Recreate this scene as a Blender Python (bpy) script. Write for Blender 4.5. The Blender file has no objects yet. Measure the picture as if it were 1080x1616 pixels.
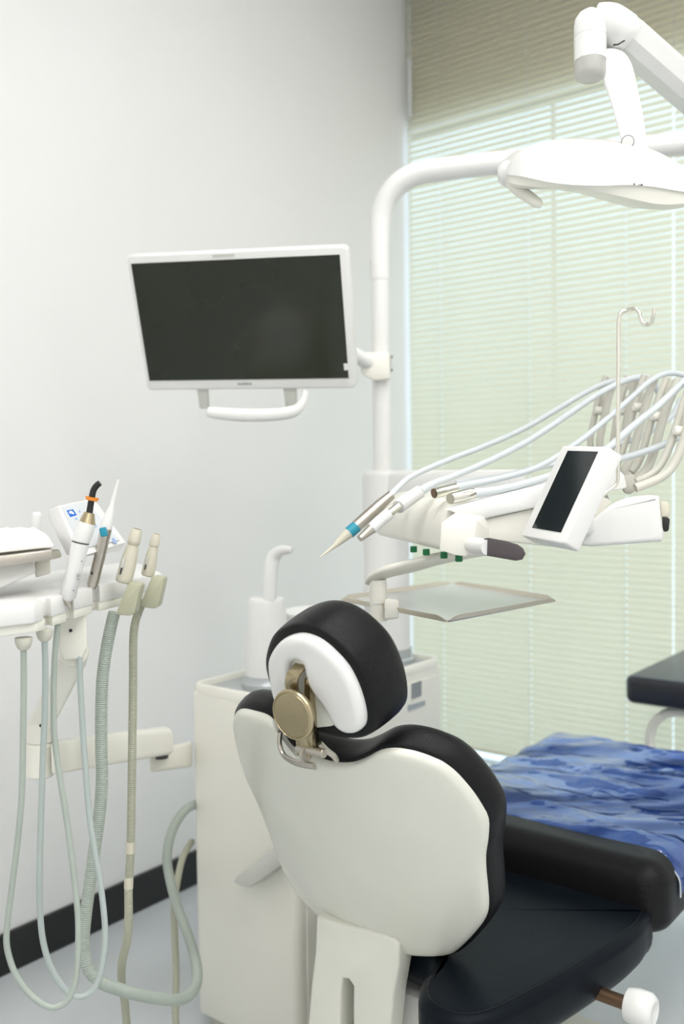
import bpy, bmesh, math, random
from mathutils import Vector, Matrix
random.seed(7)

# ------------------------------------------------------------------ camera
F, CX, CY = 1500.0, 540.0, 808.0          # focal length and centre in pixels of the 1080x1616 frame
PITCH, ROLL, CAMH = math.radians(2.4), math.radians(0.8), 1.3
FWD = Vector((0, math.cos(PITCH), -math.sin(PITCH)))
R0 = Vector((1, 0, 0)); U0 = R0.cross(FWD)
RIGHT = (R0 * math.cos(ROLL) - U0 * math.sin(ROLL)).normalized()
UP = RIGHT.cross(FWD).normalized()
CAM = Vector((0, 0, CAMH))
sc = bpy.context.scene
cd = bpy.data.cameras.new('camera'); co = bpy.data.objects.new('camera', cd)
sc.collection.objects.link(co); sc.camera = co
cd.sensor_fit = 'HORIZONTAL'; cd.sensor_width = 24.0; cd.lens = F / 1080.0 * 24.0
cd.clip_start = 0.05
cd.dof.use_dof = True; cd.dof.focus_distance = 1.56; cd.dof.aperture_fstop = 2.6
m = Matrix((RIGHT, UP, -FWD)).transposed().to_4x4(); m.translation = CAM
co.matrix_world = m

# ------------------------------------------------------------------ world, exposure
w = bpy.data.worlds.new('overcast_sky'); sc.world = w; w.use_nodes = True
bg = w.node_tree.nodes['Background']
bg.inputs[0].default_value = (0.78, 0.89, 1.0, 1); bg.inputs[1].default_value = 2.1
sc.view_settings.view_transform = 'Standard'; sc.view_settings.look = 'None'
sc.view_settings.gamma = 1.0; sc.view_settings.use_curve_mapping = False
sc.view_settings.exposure = 0.0
LAMP = 12.2                                  # radiance of the added ceiling panels

# ------------------------------------------------------------------ helpers
def ray(px, py): return FWD + RIGHT * ((px - CX) / F) - UP * ((py - CY) / F)
def P(px, py, Z): return CAM + ray(px, py) * Z
ALPHA = math.radians(-38.2)
vv = Vector((math.cos(ALPHA), math.sin(ALPHA), 0)); dd = Vector((-math.sin(ALPHA), math.cos(ALPHA), 0))
zz = Vector((0, 0, 1))
CORNER = Vector((0.3065, 3.9775, 0))
def RL(x, y, z=0): return CORNER + vv * x + dd * y + zz * z        # room: x along window wall, y towards it
SEATO = P(505, 1205, 1.55); SEATO.z = 0
def CL(x, y, z=0): return SEATO + vv * x + dd * y + zz * z         # chair: x to its right, y forward
def cl_of(p):
    q = p - SEATO; return q.dot(vv), q.dot(dd), p.z
def hit(px, py, f, lo=0.5, hi=4.0):                                # ray meets chair surface y=f(x,z) -> (x,z)
    r = ray(px, py)
    while lo < hi:
        x, y, z = cl_of(CAM + r * lo)
        if y >= f(x, z): break
        lo += 0.004
    assert lo < 2.6, (px, py)
    hi = lo; lo -= 0.004
    for _ in range(30):
        mid = (lo + hi) / 2; x, y, z = cl_of(CAM + r * mid)
        if y < f(x, z): lo = mid
        else: hi = mid
    x, y, z = cl_of(CAM + r * lo); return (x, z)
def onz(px, py, z):
    r = ray(px, py); return CAM + r * ((z - CAMH) / r.z)

def tag(o, label, cat=None, group=None, kind=None):
    if label: o['label'] = label
    if cat: o['category'] = cat
    if group: o['group'] = group
    if kind: o['kind'] = kind
    return o
def thing(name, label, cat, base, group=None):
    o = bpy.data.objects.new(name, None); sc.collection.objects.link(o)
    o.empty_display_size = 0.05; o.location = base
    return tag(o, label, cat, group)
def root_loc(o):
    while o.parent: o = o.parent
    return Vector(o.location)
def part(name, geo, mat, parent=None, bevel=0, seg=2, smooth=38, label=None, subsurf=0):
    """geo = (verts, faces) in world coordinates or a bmesh; linked as one mesh object"""
    if isinstance(geo, bmesh.types.BMesh): bm = geo
    else:
        bm = bmesh.new(); vs = [bm.verts.new(v) for v in geo[0]]
        for f in geo[1]:
            try: bm.faces.new([vs[i] for i in f])
            except ValueError: pass
    bmesh.ops.recalc_face_normals(bm, faces=bm.faces[:])
    if bevel:
        bmesh.ops.dissolve_limit(bm, angle_limit=math.radians(2), verts=bm.verts[:], edges=bm.edges[:])
        es = [e for e in bm.edges if len(e.link_faces) == 2 and e.calc_face_angle(0) > math.radians(14)]
        bmesh.ops.bevel(bm, geom=es, offset=bevel, segments=seg, affect='EDGES', profile=0.5, clamp_overlap=True)
    me = bpy.data.meshes.new(name)
    base = root_loc(parent) if parent else None
    if base is None:
        base = sum((v.co for v in bm.verts), Vector()) / len(bm.verts)
        base.z = min(v.co.z for v in bm.verts)
    for v in bm.verts: v.co -= base
    bm.to_mesh(me); bm.free()
    o = bpy.data.objects.new(name, me); sc.collection.objects.link(o)
    if parent: o.parent = parent
    else: o.location = base
    me.materials.append(mat)
    if smooth:
        for p_ in me.polygons: p_.use_smooth = p_.loop_total < 28
        me.set_sharp_from_angle(angle=math.radians(smooth))
    if subsurf:
        md = o.modifiers.new('subdivision', 'SUBSURF'); md.levels = md.render_levels = subsurf
    if label: o['label'] = label
    return o
def merge(*geos):
    V_, F_ = [], []
    for g in geos:
        n = len(V_); V_ += list(g[0]); F_ += [tuple(i + n for i in f) for f in g[1]]
    return V_, F_
def box(c, s, ax=(Vector((1,0,0)), Vector((0,1,0)), Vector((0,0,1)))):
    c = Vector(c); vs = []
    for k in (-1, 1):
        for j in (-1, 1):
            for i in (-1, 1):
                vs.append(c + ax[0]*(i*s[0]/2) + ax[1]*(j*s[1]/2) + ax[2]*(k*s[2]/2))
    return vs, [(0,2,3,1),(4,5,7,6),(0,1,5,4),(2,6,7,3),(0,4,6,2),(1,3,7,5)]
ROOMAX = (vv, dd, zz)
def rbox(x0, x1, y0, y1, z0, z1):
    return box(RL((x0+x1)/2, (y0+y1)/2, (z0+z1)/2), (x1-x0, y1-y0, z1-z0), ROOMAX)
def cbox(x0, x1, y0, y1, z0, z1):
    return box(CL((x0+x1)/2, (y0+y1)/2, (z0+z1)/2), (x1-x0, y1-y0, z1-z0), ROOMAX)
def hull(pts):
    bm = bmesh.new()
    for p in pts: bm.verts.new(p)
    r = bmesh.ops.convex_hull(bm, input=bm.verts[:])
    junk = [g for g in set(r['geom_interior'] + r['geom_unused']) if isinstance(g, bmesh.types.BMVert)]
    if junk: bmesh.ops.delete(bm, geom=junk, context='VERTS')
    return bm
def prism(pts, vec):
    n = len(pts); vec = Vector(vec)
    return [Vector(p) for p in pts] + [Vector(p) + vec for p in pts], \
        [tuple(range(n)), tuple(range(2*n-1, n-1, -1))] + [(i, (i+1) % n, n+(i+1) % n, n+i) for i in range(n)]
def crom(pts, n, closed=False):
    pts = [Vector(p) for p in pts]; out = []; N = len(pts)
    segs = N if closed else N - 1
    for i in range(segs):
        if closed: a, b, c, d = pts[(i-1) % N], pts[i], pts[(i+1) % N], pts[(i+2) % N]
        else: a, b, c, d = pts[max(i-1, 0)], pts[i], pts[i+1], pts[min(i+2, N-1)]
        for k in range(n):
            t = k / n
            out.append(0.5*((2*b) + (c-a)*t + (2*a-5*b+4*c-d)*t*t + (3*b-a-3*c+d)*t**3))
    if not closed: out.append(pts[-1])
    return out
def lerp_list(vals, m_):
    out = []
    for i in range(m_):
        t = i/(m_-1)*(len(vals)-1); k = min(int(t), len(vals)-2) if len(vals) > 1 else 0
        out.append(vals[0] if len(vals) == 1 else vals[k]+(vals[k+1]-vals[k])*(t-k))
    return out
def frames(path):
    T = []
    for i in range(len(path)):
        a = path[max(i-1, 0)]; b = path[min(i+1, len(path)-1)]
        t = (b-a); T.append(t.normalized() if t.length > 1e-9 else Vector((0,0,1)))
    ref = Vector((0,0,1)) if abs(T[0].z) < 0.9 else Vector((1,0,0))
    n = (ref - T[0]*ref.dot(T[0])).normalized(); out = []
    for t in T:
        n = (n - t*n.dot(t)).normalized(); out.append((t, n, t.cross(n)))
    return out
def tube(path, radii, seg=14, flat=None, cap=True):
    """radii: one number or list over path; flat = (a, b) scales of the two section axes"""
    path = [Vector(p) for p in path]
    R_ = [radii]*len(path) if not isinstance(radii, (list, tuple)) else (list(radii) if len(radii) == len(path) else lerp_list(list(radii), len(path)))
    fr = frames(path); vs, fs = [], []
    fa, fb = flat or (1, 1)
    for p, r, (t, n, b) in zip(path, R_, fr):
        for k in range(seg):
            a = 2*math.pi*k/seg
            vs.append(p + n*(math.cos(a)*r*fa) + b*(math.sin(a)*r*fb))
    for i in range(len(path)-1):
        for k in range(seg):
            k2 = (k+1) % seg
            fs.append((i*seg+k, i*seg+k2, (i+1)*seg+k2, (i+1)*seg+k))
    if cap: fs += [tuple(range(seg)), tuple(range((len(path)-1)*seg, len(path)*seg))]
    return vs, fs
def lathe(p0, axis, prof, seg=28, cap=True):
    """prof: list of (distance along axis, radius)"""
    axis = Vector(axis).normalized(); ref = Vector((0,0,1)) if abs(axis.z) < 0.9 else Vector((1,0,0))
    n = (ref-axis*ref.dot(axis)).normalized(); b = axis.cross(n); vs, fs = [], []
    for h, r in prof:
        for k in range(seg):
            a = 2*math.pi*k/seg
            vs.append(Vector(p0)+axis*h+n*(math.cos(a)*r)+b*(math.sin(a)*r))
    for i in range(len(prof)-1):
        for k in range(seg):
            k2 = (k+1) % seg; fs.append((i*seg+k, i*seg+k2, (i+1)*seg+k2, (i+1)*seg+k))
    if cap: fs += [tuple(range(seg)), tuple(range((len(prof)-1)*seg, len(prof)*seg))]
    return vs, fs
def cyl(a, b, r, seg=24, r2=None, ch=0.0):
    a, b = Vector(a), Vector(b); L = (b-a).length; r2 = r if r2 is None else r2
    pr = [(0, r), (L, r2)] if not ch else [(0, r-ch), (ch, r), (L-ch, r2), (L, r2-ch)]
    return lathe(a, b-a, pr, seg)
def loft(rings, cap=True):
    n = len(rings[0]); vs = [Vector(p) for r in rings for p in r]; fs = []
    for i in range(len(rings)-1):
        for k in range(n):
            k2 = (k+1) % n; fs.append((i*n+k, i*n+k2, (i+1)*n+k2, (i+1)*n+k))
    if cap: fs += [tuple(range(n)), tuple(range((len(rings)-1)*n, len(rings)*n))]
    return vs, fs
def pillow(outline, rings, fmap, closed_ends=(True, True)):
    """star-shaped solid: outline in 2D, rings = [(scale, offset)], fmap(a, b, off) -> world"""
    n = len(outline); ca = sum(p[0] for p in outline)/n; cb = sum(p[1] for p in outline)/n
    vs, fs = [], []
    for s, off in rings:
        for a, b in outline: vs.append(fmap(ca+(a-ca)*s, cb+(b-cb)*s, off))
    for i in range(len(rings)-1):
        for k in range(n):
            k2 = (k+1) % n; fs.append((i*n+k, i*n+k2, (i+1)*n+k2, (i+1)*n+k))
    if closed_ends[0]:
        vs.append(fmap(ca, cb, rings[0][1])); c = len(vs)-1; fs += [(k, (k+1) % n, c) for k in range(n)]
    if closed_ends[1]:
        vs.append(fmap(ca, cb, rings[-1][1])); c = len(vs)-1; o = (len(rings)-1)*n
        fs += [(o+k, o+(k+1) % n, c) for k in range(n)]
    return vs, fs
def inset2d(o, d):
    n = len(o); area = sum(o[i][0]*o[(i+1) % n][1]-o[(i+1) % n][0]*o[i][1] for i in range(n)); sg = 1 if area > 0 else -1
    out = []
    for i in range(n):
        a, b, c = Vector(o[i-1]), Vector(o[i]), Vector(o[(i+1) % n])
        t = (c-a); t = t.normalized() if t.length > 1e-9 else Vector((1, 0))
        out.append((b.x - t.y*sg*d, b.y + t.x*sg*d))
    return out
def rprism(outline, o0, o1, r, fmap, seg=4, r1=None, fan=None):
    """prism with rounded rims; offsets o0..o1 along the third axis of fmap"""
    r1 = r if r1 is None else r1; rings = []
    for k in range(seg+1):
        a = k/seg*math.pi/2
        rings.append((r*(1-math.sin(a)), o0+r*(1-math.cos(a))))
    for k in range(seg+1):
        a = k/seg*math.pi/2
        rings.append((r1*(1-math.cos(a)), o1-r1*(1-math.sin(a))))
    if fan:                                            # star-shaped caps: extra rings towards a centre
        ii = inset2d(outline, r); jj = inset2d(outline, r1)
        sh_ = lambda pts, k_: [(fan[0]+(a-fan[0])*k_, fan[1]+(b-fan[1])*k_) for a, b in pts]
        R_ = [[fmap(a, b, o0) for a, b in sh_(ii, k_)] for k_ in (0.02, 0.4, 0.75)]
        R_ += [[fmap(a, b, off) for a, b in inset2d(outline, ins)] for ins, off in rings]
        R_ += [[fmap(a, b, o1) for a, b in sh_(jj, k_)] for k_ in (0.7, 0.02)]
        return loft(R_)
    R_ = [[fmap(a, b, off) for a, b in inset2d(outline, ins)] for ins, off in rings]
    return loft(R_)
def c2(pts, n=4): return [(p.x, p.y) for p in crom([Vector((a, b, 0)) for a, b in pts], n, True)]
def rrect(x0, x1, y0, y1, r, n=5):
    o = []
    for cx_, cy_, a0 in ((x1-r, y1-r, 0), (x0+r, y1-r, 90), (x0+r, y0+r, 180), (x1-r, y0+r, 270)):
        for k in range(n+1):
            a = math.radians(a0+90*k/n); o.append((cx_+r*math.cos(a), cy_+r*math.sin(a)))
    return o

# ------------------------------------------------------------------ materials
def mat(name, col, rough=0.4, metal=0.0, spec=0.5, bump=0, bscale=200, var=0.0, vscale=6, coat=0.0, transl=0.0, emit=None, estr=0, trans=0.0, sheen=0.0):
    m_ = bpy.data.materials.new(name); m_.use_nodes = True; nt = m_.node_tree; b = nt.nodes['Principled BSDF']
    b.inputs['Base Color'].default_value = (*col, 1); b.inputs['Roughness'].default_value = rough
    b.inputs['Metallic'].default_value = metal; b.inputs['Specular IOR Level'].default_value = spec
    b.inputs['Coat Weight'].default_value = coat; b.inputs['Transmission Weight'].default_value = trans
    tc = nt.nodes.new('ShaderNodeTexCoord')
    if var:
        nz = nt.nodes.new('ShaderNodeTexNoise'); nz.inputs['Scale'].default_value = vscale; nz.inputs['Detail'].default_value = 3
        nt.links.new(tc.outputs['Object'], nz.inputs['Vector'])
        rp = nt.nodes.new('ShaderNodeMapRange'); rp.inputs[1].default_value = 0.3; rp.inputs[2].default_value = 0.7
        rp.inputs[3].default_value = 1-var; rp.inputs[4].default_value = 1+var*0.3
        nt.links.new(nz.outputs['Fac'], rp.inputs[0])
        mx = nt.nodes.new('ShaderNodeVectorMath'); mx.operation = 'SCALE'; mx.inputs[0].default_value = col
        nt.links.new(rp.outputs[0], mx.inputs['Scale']); nt.links.new(mx.outputs[0], b.inputs['Base Color'])
    if bump:
        nb = nt.nodes.new('ShaderNodeTexNoise'); nb.inputs['Scale'].default_value = bscale; nb.inputs['Detail'].default_value = 2
        nt.links.new(tc.outputs['Object'], nb.inputs['Vector'])
        bp = nt.nodes.new('ShaderNodeBump'); bp.inputs['Strength'].default_value = bump; bp.inputs['Distance'].default_value = 0.001
        nt.links.new(nb.outputs['Fac'], bp.inputs['Height']); nt.links.new(bp.outputs[0], b.inputs['Normal'])
    if transl:
        tr = nt.nodes.new('ShaderNodeBsdfTranslucent'); tr.inputs[0].default_value = (*col, 1)
        ms = nt.nodes.new('ShaderNodeMixShader'); ms.inputs[0].default_value = transl
        nt.links.new(b.outputs[0], ms.inputs[1]); nt.links.new(tr.outputs[0], ms.inputs[2])
        nt.links.new(ms.outputs[0], nt.nodes['Material Output'].inputs['Surface'])
    if emit: b.inputs['Emission Color'].default_value = (*emit, 1); b.inputs['Emission Strength'].default_value = estr
    return m_
M = {}
M['wall'] = mat('wall_paint', (0.84, 0.838, 0.832), 0.7, bump=0.05, bscale=300, var=0.02, vscale=2)
M['ceil'] = mat('ceiling_paint', (0.85, 0.85, 0.84), 0.8, var=0.02)
M['floor'] = mat('floor_vinyl', (0.60, 0.63, 0.645), 0.32, var=0.05, vscale=5, bump=0.03, bscale=120)
M['base'] = mat('black_skirting', (0.012, 0.012, 0.013), 0.4, var=0.1)
M['white'] = mat('white_plastic', (0.82, 0.82, 0.80), 0.28, coat=0.15, var=0.015)
M['shell'] = mat('backrest_plastic', (0.77, 0.775, 0.69), 0.25, coat=0.2, var=0.03, vscale=9)
M['cream'] = mat('cream_plastic', (0.86, 0.85, 0.765), 0.32, coat=0.1, var=0.02)
M['dcream'] = mat('warm_grey_plastic', (0.62, 0.61, 0.53), 0.4, var=0.03)
M['arm'] = mat('hose_arm_plastic', (0.64, 0.63, 0.555), 0.38, var=0.04)
M['grey'] = mat('grey_metal_top', (0.50, 0.53, 0.54), 0.3, 0.3, var=0.05)
M['lgrey'] = mat('light_grey_plastic', (0.60, 0.61, 0.56), 0.35, var=0.04)
M['leather'] = mat('black_leather', (0.011, 0.011, 0.012), 0.36, bump=0.6, bscale=420, var=0.2, vscale=400, spec=0.16)
M['seat'] = mat('navy_black_leather', (0.006, 0.009, 0.013), 0.38, spec=0.08, bump=0.15, bscale=260, var=0.25, vscale=8)
M['bronze'] = mat('bronze_metal', (0.50, 0.42, 0.27), 0.26, 1.0, bump=0.05, bscale=500, var=0.12, vscale=20)
M['steel'] = mat('brushed_steel', (0.70, 0.65, 0.55), 0.35, 1.0, bump=0.05, bscale=600, var=0.06)
M['trayp'] = mat('tray_sheet', (0.74, 0.75, 0.74), 0.25, 0.35, var=0.03)
M['chrome'] = mat('chrome', (0.80, 0.78, 0.70), 0.12, 1.0, var=0.03)
M['nickel'] = mat('satin_nickel', (0.56, 0.52, 0.46), 0.33, 1.0, var=0.05)
M['hose'] = mat('pale_grey_hose', (0.66, 0.71, 0.73), 0.38, var=0.03)
M['hose2'] = mat('grey_green_hose', (0.40, 0.45, 0.40), 0.42, var=0.06, vscale=12)
M['hose3'] = mat('olive_grey_hose', (0.42, 0.43, 0.33), 0.45, var=0.08, vscale=14)
M['hose4'] = mat('blue_grey_hose', (0.45, 0.51, 0.49), 0.4, var=0.04)
M['inlay'] = mat('panel_foil', (0.66, 0.69, 0.71), 0.35, var=0.02)
M['pblue'] = mat('pale_blue_print', (0.30, 0.45, 0.72), 0.4, var=0.03)
M['olive'] = mat('olive_holder_plastic', (0.47, 0.47, 0.34), 0.4, var=0.04)
M['beige'] = mat('beige_plastic', (0.66, 0.63, 0.51), 0.38, var=0.04)
M['black'] = mat('black_gloss', (0.012, 0.012, 0.012), 0.22, var=0.1)
M['dark'] = mat('dark_print', (0.06, 0.06, 0.06), 0.5, var=0.05)
M['greyprint'] = mat('grey_print', (0.30, 0.32, 0.32), 0.5, var=0.08)
M['grip'] = mat('charcoal_grip', (0.095, 0.08, 0.085), 0.42, bump=0.1, bscale=300, var=0.08)
M['screen'] = mat('dark_screen_glass', (0.016, 0.021, 0.010), 0.13, spec=0.5, var=0.2, vscale=5)
M['tscreen'] = mat('tablet_screen_glass', (0.012, 0.018, 0.020), 0.1, spec=0.5, var=0.15)
M['green'] = mat('green_plastic', (0.0, 0.16, 0.045), 0.35, var=0.05)
M['teal'] = mat('teal_plastic', (0.02, 0.30, 0.42), 0.3, var=0.05)
M['orange'] = mat('orange_silicone', (0.95, 0.30, 0.03), 0.35, var=0.03)
M['blue'] = mat('blue_print', (0.0, 0.13, 0.62), 0.4, var=0.03)
M['slat'] = mat('blind_slat', (0.735, 0.712, 0.56), 0.45, var=0.03, transl=0.45)
M['cord'] = mat('white_cord', (0.8, 0.82, 0.82), 0.6, var=0.02, transl=0.3)
M['frame'] = mat('window_frame_metal', (0.55, 0.57, 0.57), 0.4, var=0.03)
M['clear'] = mat('clear_plastic', (0.70, 0.70, 0.66), 0.2, trans=0.35, var=0.05)
M['diff'] = mat('added_panel_glow', (0.9, 0.9, 0.9), 0.5, emit=(1.0, 0.98, 0.965), estr=LAMP, var=0.01)
M['towel'] = mat('white_paper', (0.86, 0.86, 0.85), 0.8, bump=0.1, bscale=150, var=0.02)
M['brown'] = mat('dark_bronze_axle', (0.16, 0.10, 0.06), 0.35, 0.8, var=0.1)
M['bench'] = mat('bench_vinyl', (0.022, 0.024, 0.030), 0.28, bump=0.05, bscale=200, var=0.1)
def glass_mat():
    m_ = bpy.data.materials.new('window_glass'); m_.use_nodes = True; nt = m_.node_tree; nt.nodes.clear()
    o = nt.nodes.new('ShaderNodeOutputMaterial'); t = nt.nodes.new('ShaderNodeBsdfTransparent'); g = nt.nodes.new('ShaderNodeBsdfGlossy')
    t.inputs[0].default_value = (0.93, 0.97, 0.98, 1); g.inputs['Roughness'].default_value = 0.02
    x = nt.nodes.new('ShaderNodeMixShader'); x.inputs[0].default_value = 0.06
    nt.links.new(t.outputs[0], x.inputs[1]); nt.links.new(g.outputs[0], x.inputs[2]); nt.links.new(x.outputs[0], o.inputs[0]); return m_
M['glass'] = glass_mat()
def film_mat():
    m_ = bpy.data.materials.new('blue_plastic_film'); m_.use_nodes = True; nt = m_.node_tree; b = nt.nodes['Principled BSDF']
    b.inputs['Base Color'].default_value = (0.055, 0.155, 0.47, 1); b.inputs['Roughness'].default_value = 0.10
    b.inputs['Specular IOR Level'].default_value = 0.9; b.inputs['Coat Weight'].default_value = 1.0; b.inputs['Coat Roughness'].default_value = 0.03; b.inputs['Coat IOR'].default_value = 1.9
    tc = nt.nodes.new('ShaderNodeTexCoord'); mp = nt.nodes.new('ShaderNodeMapping'); mp.inputs['Rotation'].default_value = (0, 0, -ALPHA)
    mp.inputs["Scale"].default_value = (0.9, 5, 3)
    nz = nt.nodes.new('ShaderNodeTexNoise'); nz.inputs['Scale'].default_value = 2.0; nz.inputs['Detail'].default_value = 2; nz.inputs['Distortion'].default_value = 0.6
    nt.links.new(tc.outputs['Object'], mp.inputs[0]); nt.links.new(mp.outputs[0], nz.inputs['Vector'])
    bp = nt.nodes.new('ShaderNodeBump'); bp.inputs['Strength'].default_value = 0.7; bp.inputs['Distance'].default_value = 0.03
    nt.links.new(nz.outputs['Fac'], bp.inputs['Height']); nt.links.new(bp.outputs[0], b.inputs['Normal']); nt.links.new(bp.outputs[0], b.inputs['Coat Normal'])
    tr = nt.nodes.new('ShaderNodeBsdfTransparent'); tr.inputs[0].default_value = (0.35, 0.55, 0.95, 1)
    ms = nt.nodes.new('ShaderNodeMixShader')
    n2 = nt.nodes.new('ShaderNodeTexNoise'); n2.inputs['Scale'].default_value = 1.6; n2.inputs['Detail'].default_value = 2; n2.inputs['Distortion'].default_value = 0.5
    nt.links.new(mp.outputs[0], n2.inputs['Vector'])
    mr = nt.nodes.new('ShaderNodeMapRange'); mr.inputs[1].default_value = 0.42; mr.inputs[2].default_value = 0.62; mr.inputs[3].default_value = 0.12; mr.inputs[4].default_value = 0.85
    nt.links.new(n2.outputs['Fac'], mr.inputs[0]); nt.links.new(mr.outputs[0], ms.inputs[0])
    nt.links.new(b.outputs[0], ms.inputs[1]); nt.links.new(tr.outputs[0], ms.inputs[2])
    nt.links.new(ms.outputs[0], nt.nodes['Material Output'].inputs['Surface']); return m_
M['film'] = film_mat()

# ------------------------------------------------------------------ room shell
RX, RY, RH = 4.6, -5.2, 3.35
WX0, WX1, WZ0, WZ1 = -0.14, 2.27, 0.107, 2.70
def struct(name, geo, m_, **k): return tag(part(name, geo, m_, smooth=0, **k), None, kind='structure')
struct('floor', rbox(-0.15, RX+0.15, RY-0.15, 0.10, -0.12, 0), M['floor'])
struct('ceiling', rbox(-0.15, RX+0.15, RY-0.15, 0.10, RH, RH+0.12), M['ceil'])
struct('wall_left', rbox(-0.15, 0, RY-0.15, 0.0, 0, RH), M['wall'])
struct('wall_right', rbox(RX, RX+0.15, RY-0.15, 0.10, 0, RH), M['wall'])
struct('wall_front', rbox(0, RX, RY-0.15, RY, 0, RH), M['wall'])
struct('wall_back', merge(rbox(-0.15, WX0, 0, 0.10, 0, RH), rbox(WX1, RX, 0, 0.10, 0, RH), rbox(WX0, WX1, 0, 0.10, 0, WZ0),
                          rbox(WX0, WX1, 0, 0.10, WZ1, RH)), M['wall'])
struct('baseboard_left', rbox(0, 0.012, RY, 0, 0, 0.107), M['base'])
struct('baseboard_back', rbox(0.012, RX, -0.012, 0, 0, 0.107), M['base'])
win = thing('window_1', None, None, RL((WX0+WX1)/2, 0.07, WZ0)); win['kind'] = 'structure'
part('window_frame', merge(rbox(WX0, WX1, 0.05, 0.09, WZ0, WZ0+0.008), rbox(WX0, WX1, 0.05, 0.09, WZ1-0.015, WZ1),
     rbox(WX0, WX0+0.015, 0.05, 0.09, WZ0+0.008, WZ1-0.015), rbox(WX1-0.015, WX1, 0.05, 0.09, WZ0+0.008, WZ1-0.015)), M['frame'], win, smooth=0)
for x in (0.60, 1.15, 1.70):
    part('mullion', rbox(x-0.003, x+0.003, 0.06, 0.085, WZ0+0.008, WZ1-0.015), M['frame'], win, smooth=0)
xs = [WX0+0.015, 0.59, 0.61, 1.14, 1.16, 1.69, 1.71, WX1-0.015]
for i in range(0, 8, 2):
    part('pane', rbox(xs[i], xs[i+1], 0.070, 0.075, WZ0+0.008, WZ1-0.015), M['glass'], win, smooth=0)

# unseen ceiling light panels, added to light the room evenly
k = 0
names = ['nearest the left wall by the window', 'above the dental chair by the window', 'nearest the right wall by the window',
         'nearest the left wall in the middle row', 'in the very middle of the ceiling', 'nearest the right wall in the middle row', 'nearest the left wall at the rear', 'in the middle of the rear row', 'nearest the right wall at the rear']
for y in (-1.65, -2.9, -4.15):
    for x in (1.55, 2.7, 3.85):
        t = thing('added_ceiling_light', 'added unseen ceiling light panel ' + names[k], 'light', RL(x, y, RH-0.03), 'added ceiling light panels'); k += 1
        part('frame', merge(rbox(x-0.31, x+0.31, y-0.31, y-0.29, RH-0.03, RH), rbox(x-0.31, x+0.31, y+0.29, y+0.31, RH-0.03, RH),
             rbox(x-0.31, x-0.29, y-0.29, y+0.29, RH-0.03, RH), rbox(x+0.29, x+0.31, y-0.29, y+0.29, RH-0.03, RH)), M['white'], t, smooth=0)
        part('glow_sheet', rbox(x-0.29, x+0.29, y-0.29, y+0.29, RH-0.02, RH-0.012), M['diff'], t, smooth=0)

# ------------------------------------------------------------------ window blinds
def slat_mesh(L, holes):
    prof = []
    wd, tilt = 0.0277, math.radians(63)
    for k in range(5):
        u = (k/4-0.5)*wd; crown = 0.0016*(1-(u/(wd/2))**2)
        # inner edge (towards the room, -y) hangs down, outer edge up
        y = u*math.cos(tilt)-crown*math.sin(tilt); z = u*math.sin(tilt)+crown*math.cos(tilt)
        prof.append((y, z))
    xs_ = [0.0]
    for h in holes: xs_ += [h-0.0017, h+0.0017]
    xs_ += [L]
    vs = [vv*x + dd*y + zz*z for x in xs_ for (y, z) in prof]; fs = []
    for i in range(len(xs_)-1):
        for j in range(4):
            if i % 2 == 1 and j == 2: continue
            fs.append((i*5+j, (i+1)*5+j, (i+1)*5+j+1, i*5+j+1))
    me = bpy.data.meshes.new('slat'); me.from_pydata(vs, [], fs); me.materials.append(M['slat'])
    for p_ in me.polygons: p_.use_smooth = True
    return me
BZ0, BZ1, PITCHZ, BY = 0.207, 3.27, 0.0241, -0.045
def blind(x0, x1, label, holes):
    L = x1-x0; t = thing('window_blind', label, 'blind', RL(x0, BY, BZ0-0.02), 'white venetian blinds over the window')
    part('headrail', rbox(x0, x1, BY-0.02, BY+0.02, BZ1+0.01, RH-0.03), M['cord'], t, bevel=0.003)
    part('bottom_rail', rbox(x0, x1, BY-0.013, BY+0.013, BZ0-0.022, BZ0-0.012), M['slat'], t, bevel=0.002)
    me = slat_mesh(L, holes); n = int((BZ1-BZ0)/PITCHZ)
    for i in range(n):
        o = bpy.data.objects.new('slat', me); sc.collection.objects.link(o); o.parent = t
        o.location = zz*(0.02+i*PITCHZ)
    for h in holes:
        part('ladder_cord', merge(*[cyl(RL(x0+h, BY+dy, BZ0-0.02), RL(x0+h, BY+dy, BZ1+0.01), 0.0009, 6) for dy in (-0.014, 0.014)]), M['cord'], t)
    return t
B1 = blind(0.015, 1.095, 'pale venetian blind beside the room corner, behind the overhead lamp', [0.15, 0.54, 0.915])
B2 = blind(1.0985, 2.255, 'pale venetian blind behind the padded bench, right of the first blind', [0.15, 0.56, 0.98])
part('tilt_wand', merge(cyl(RL(0.045, BY-0.028, 2.95), RL(0.045, BY-0.028, 3.28), 0.003, 8), cyl(RL(0.045, BY-0.03, 2.72), RL(0.045, BY-0.03, 2.95), 0.008, 10)), M['cord'], B1)

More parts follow.
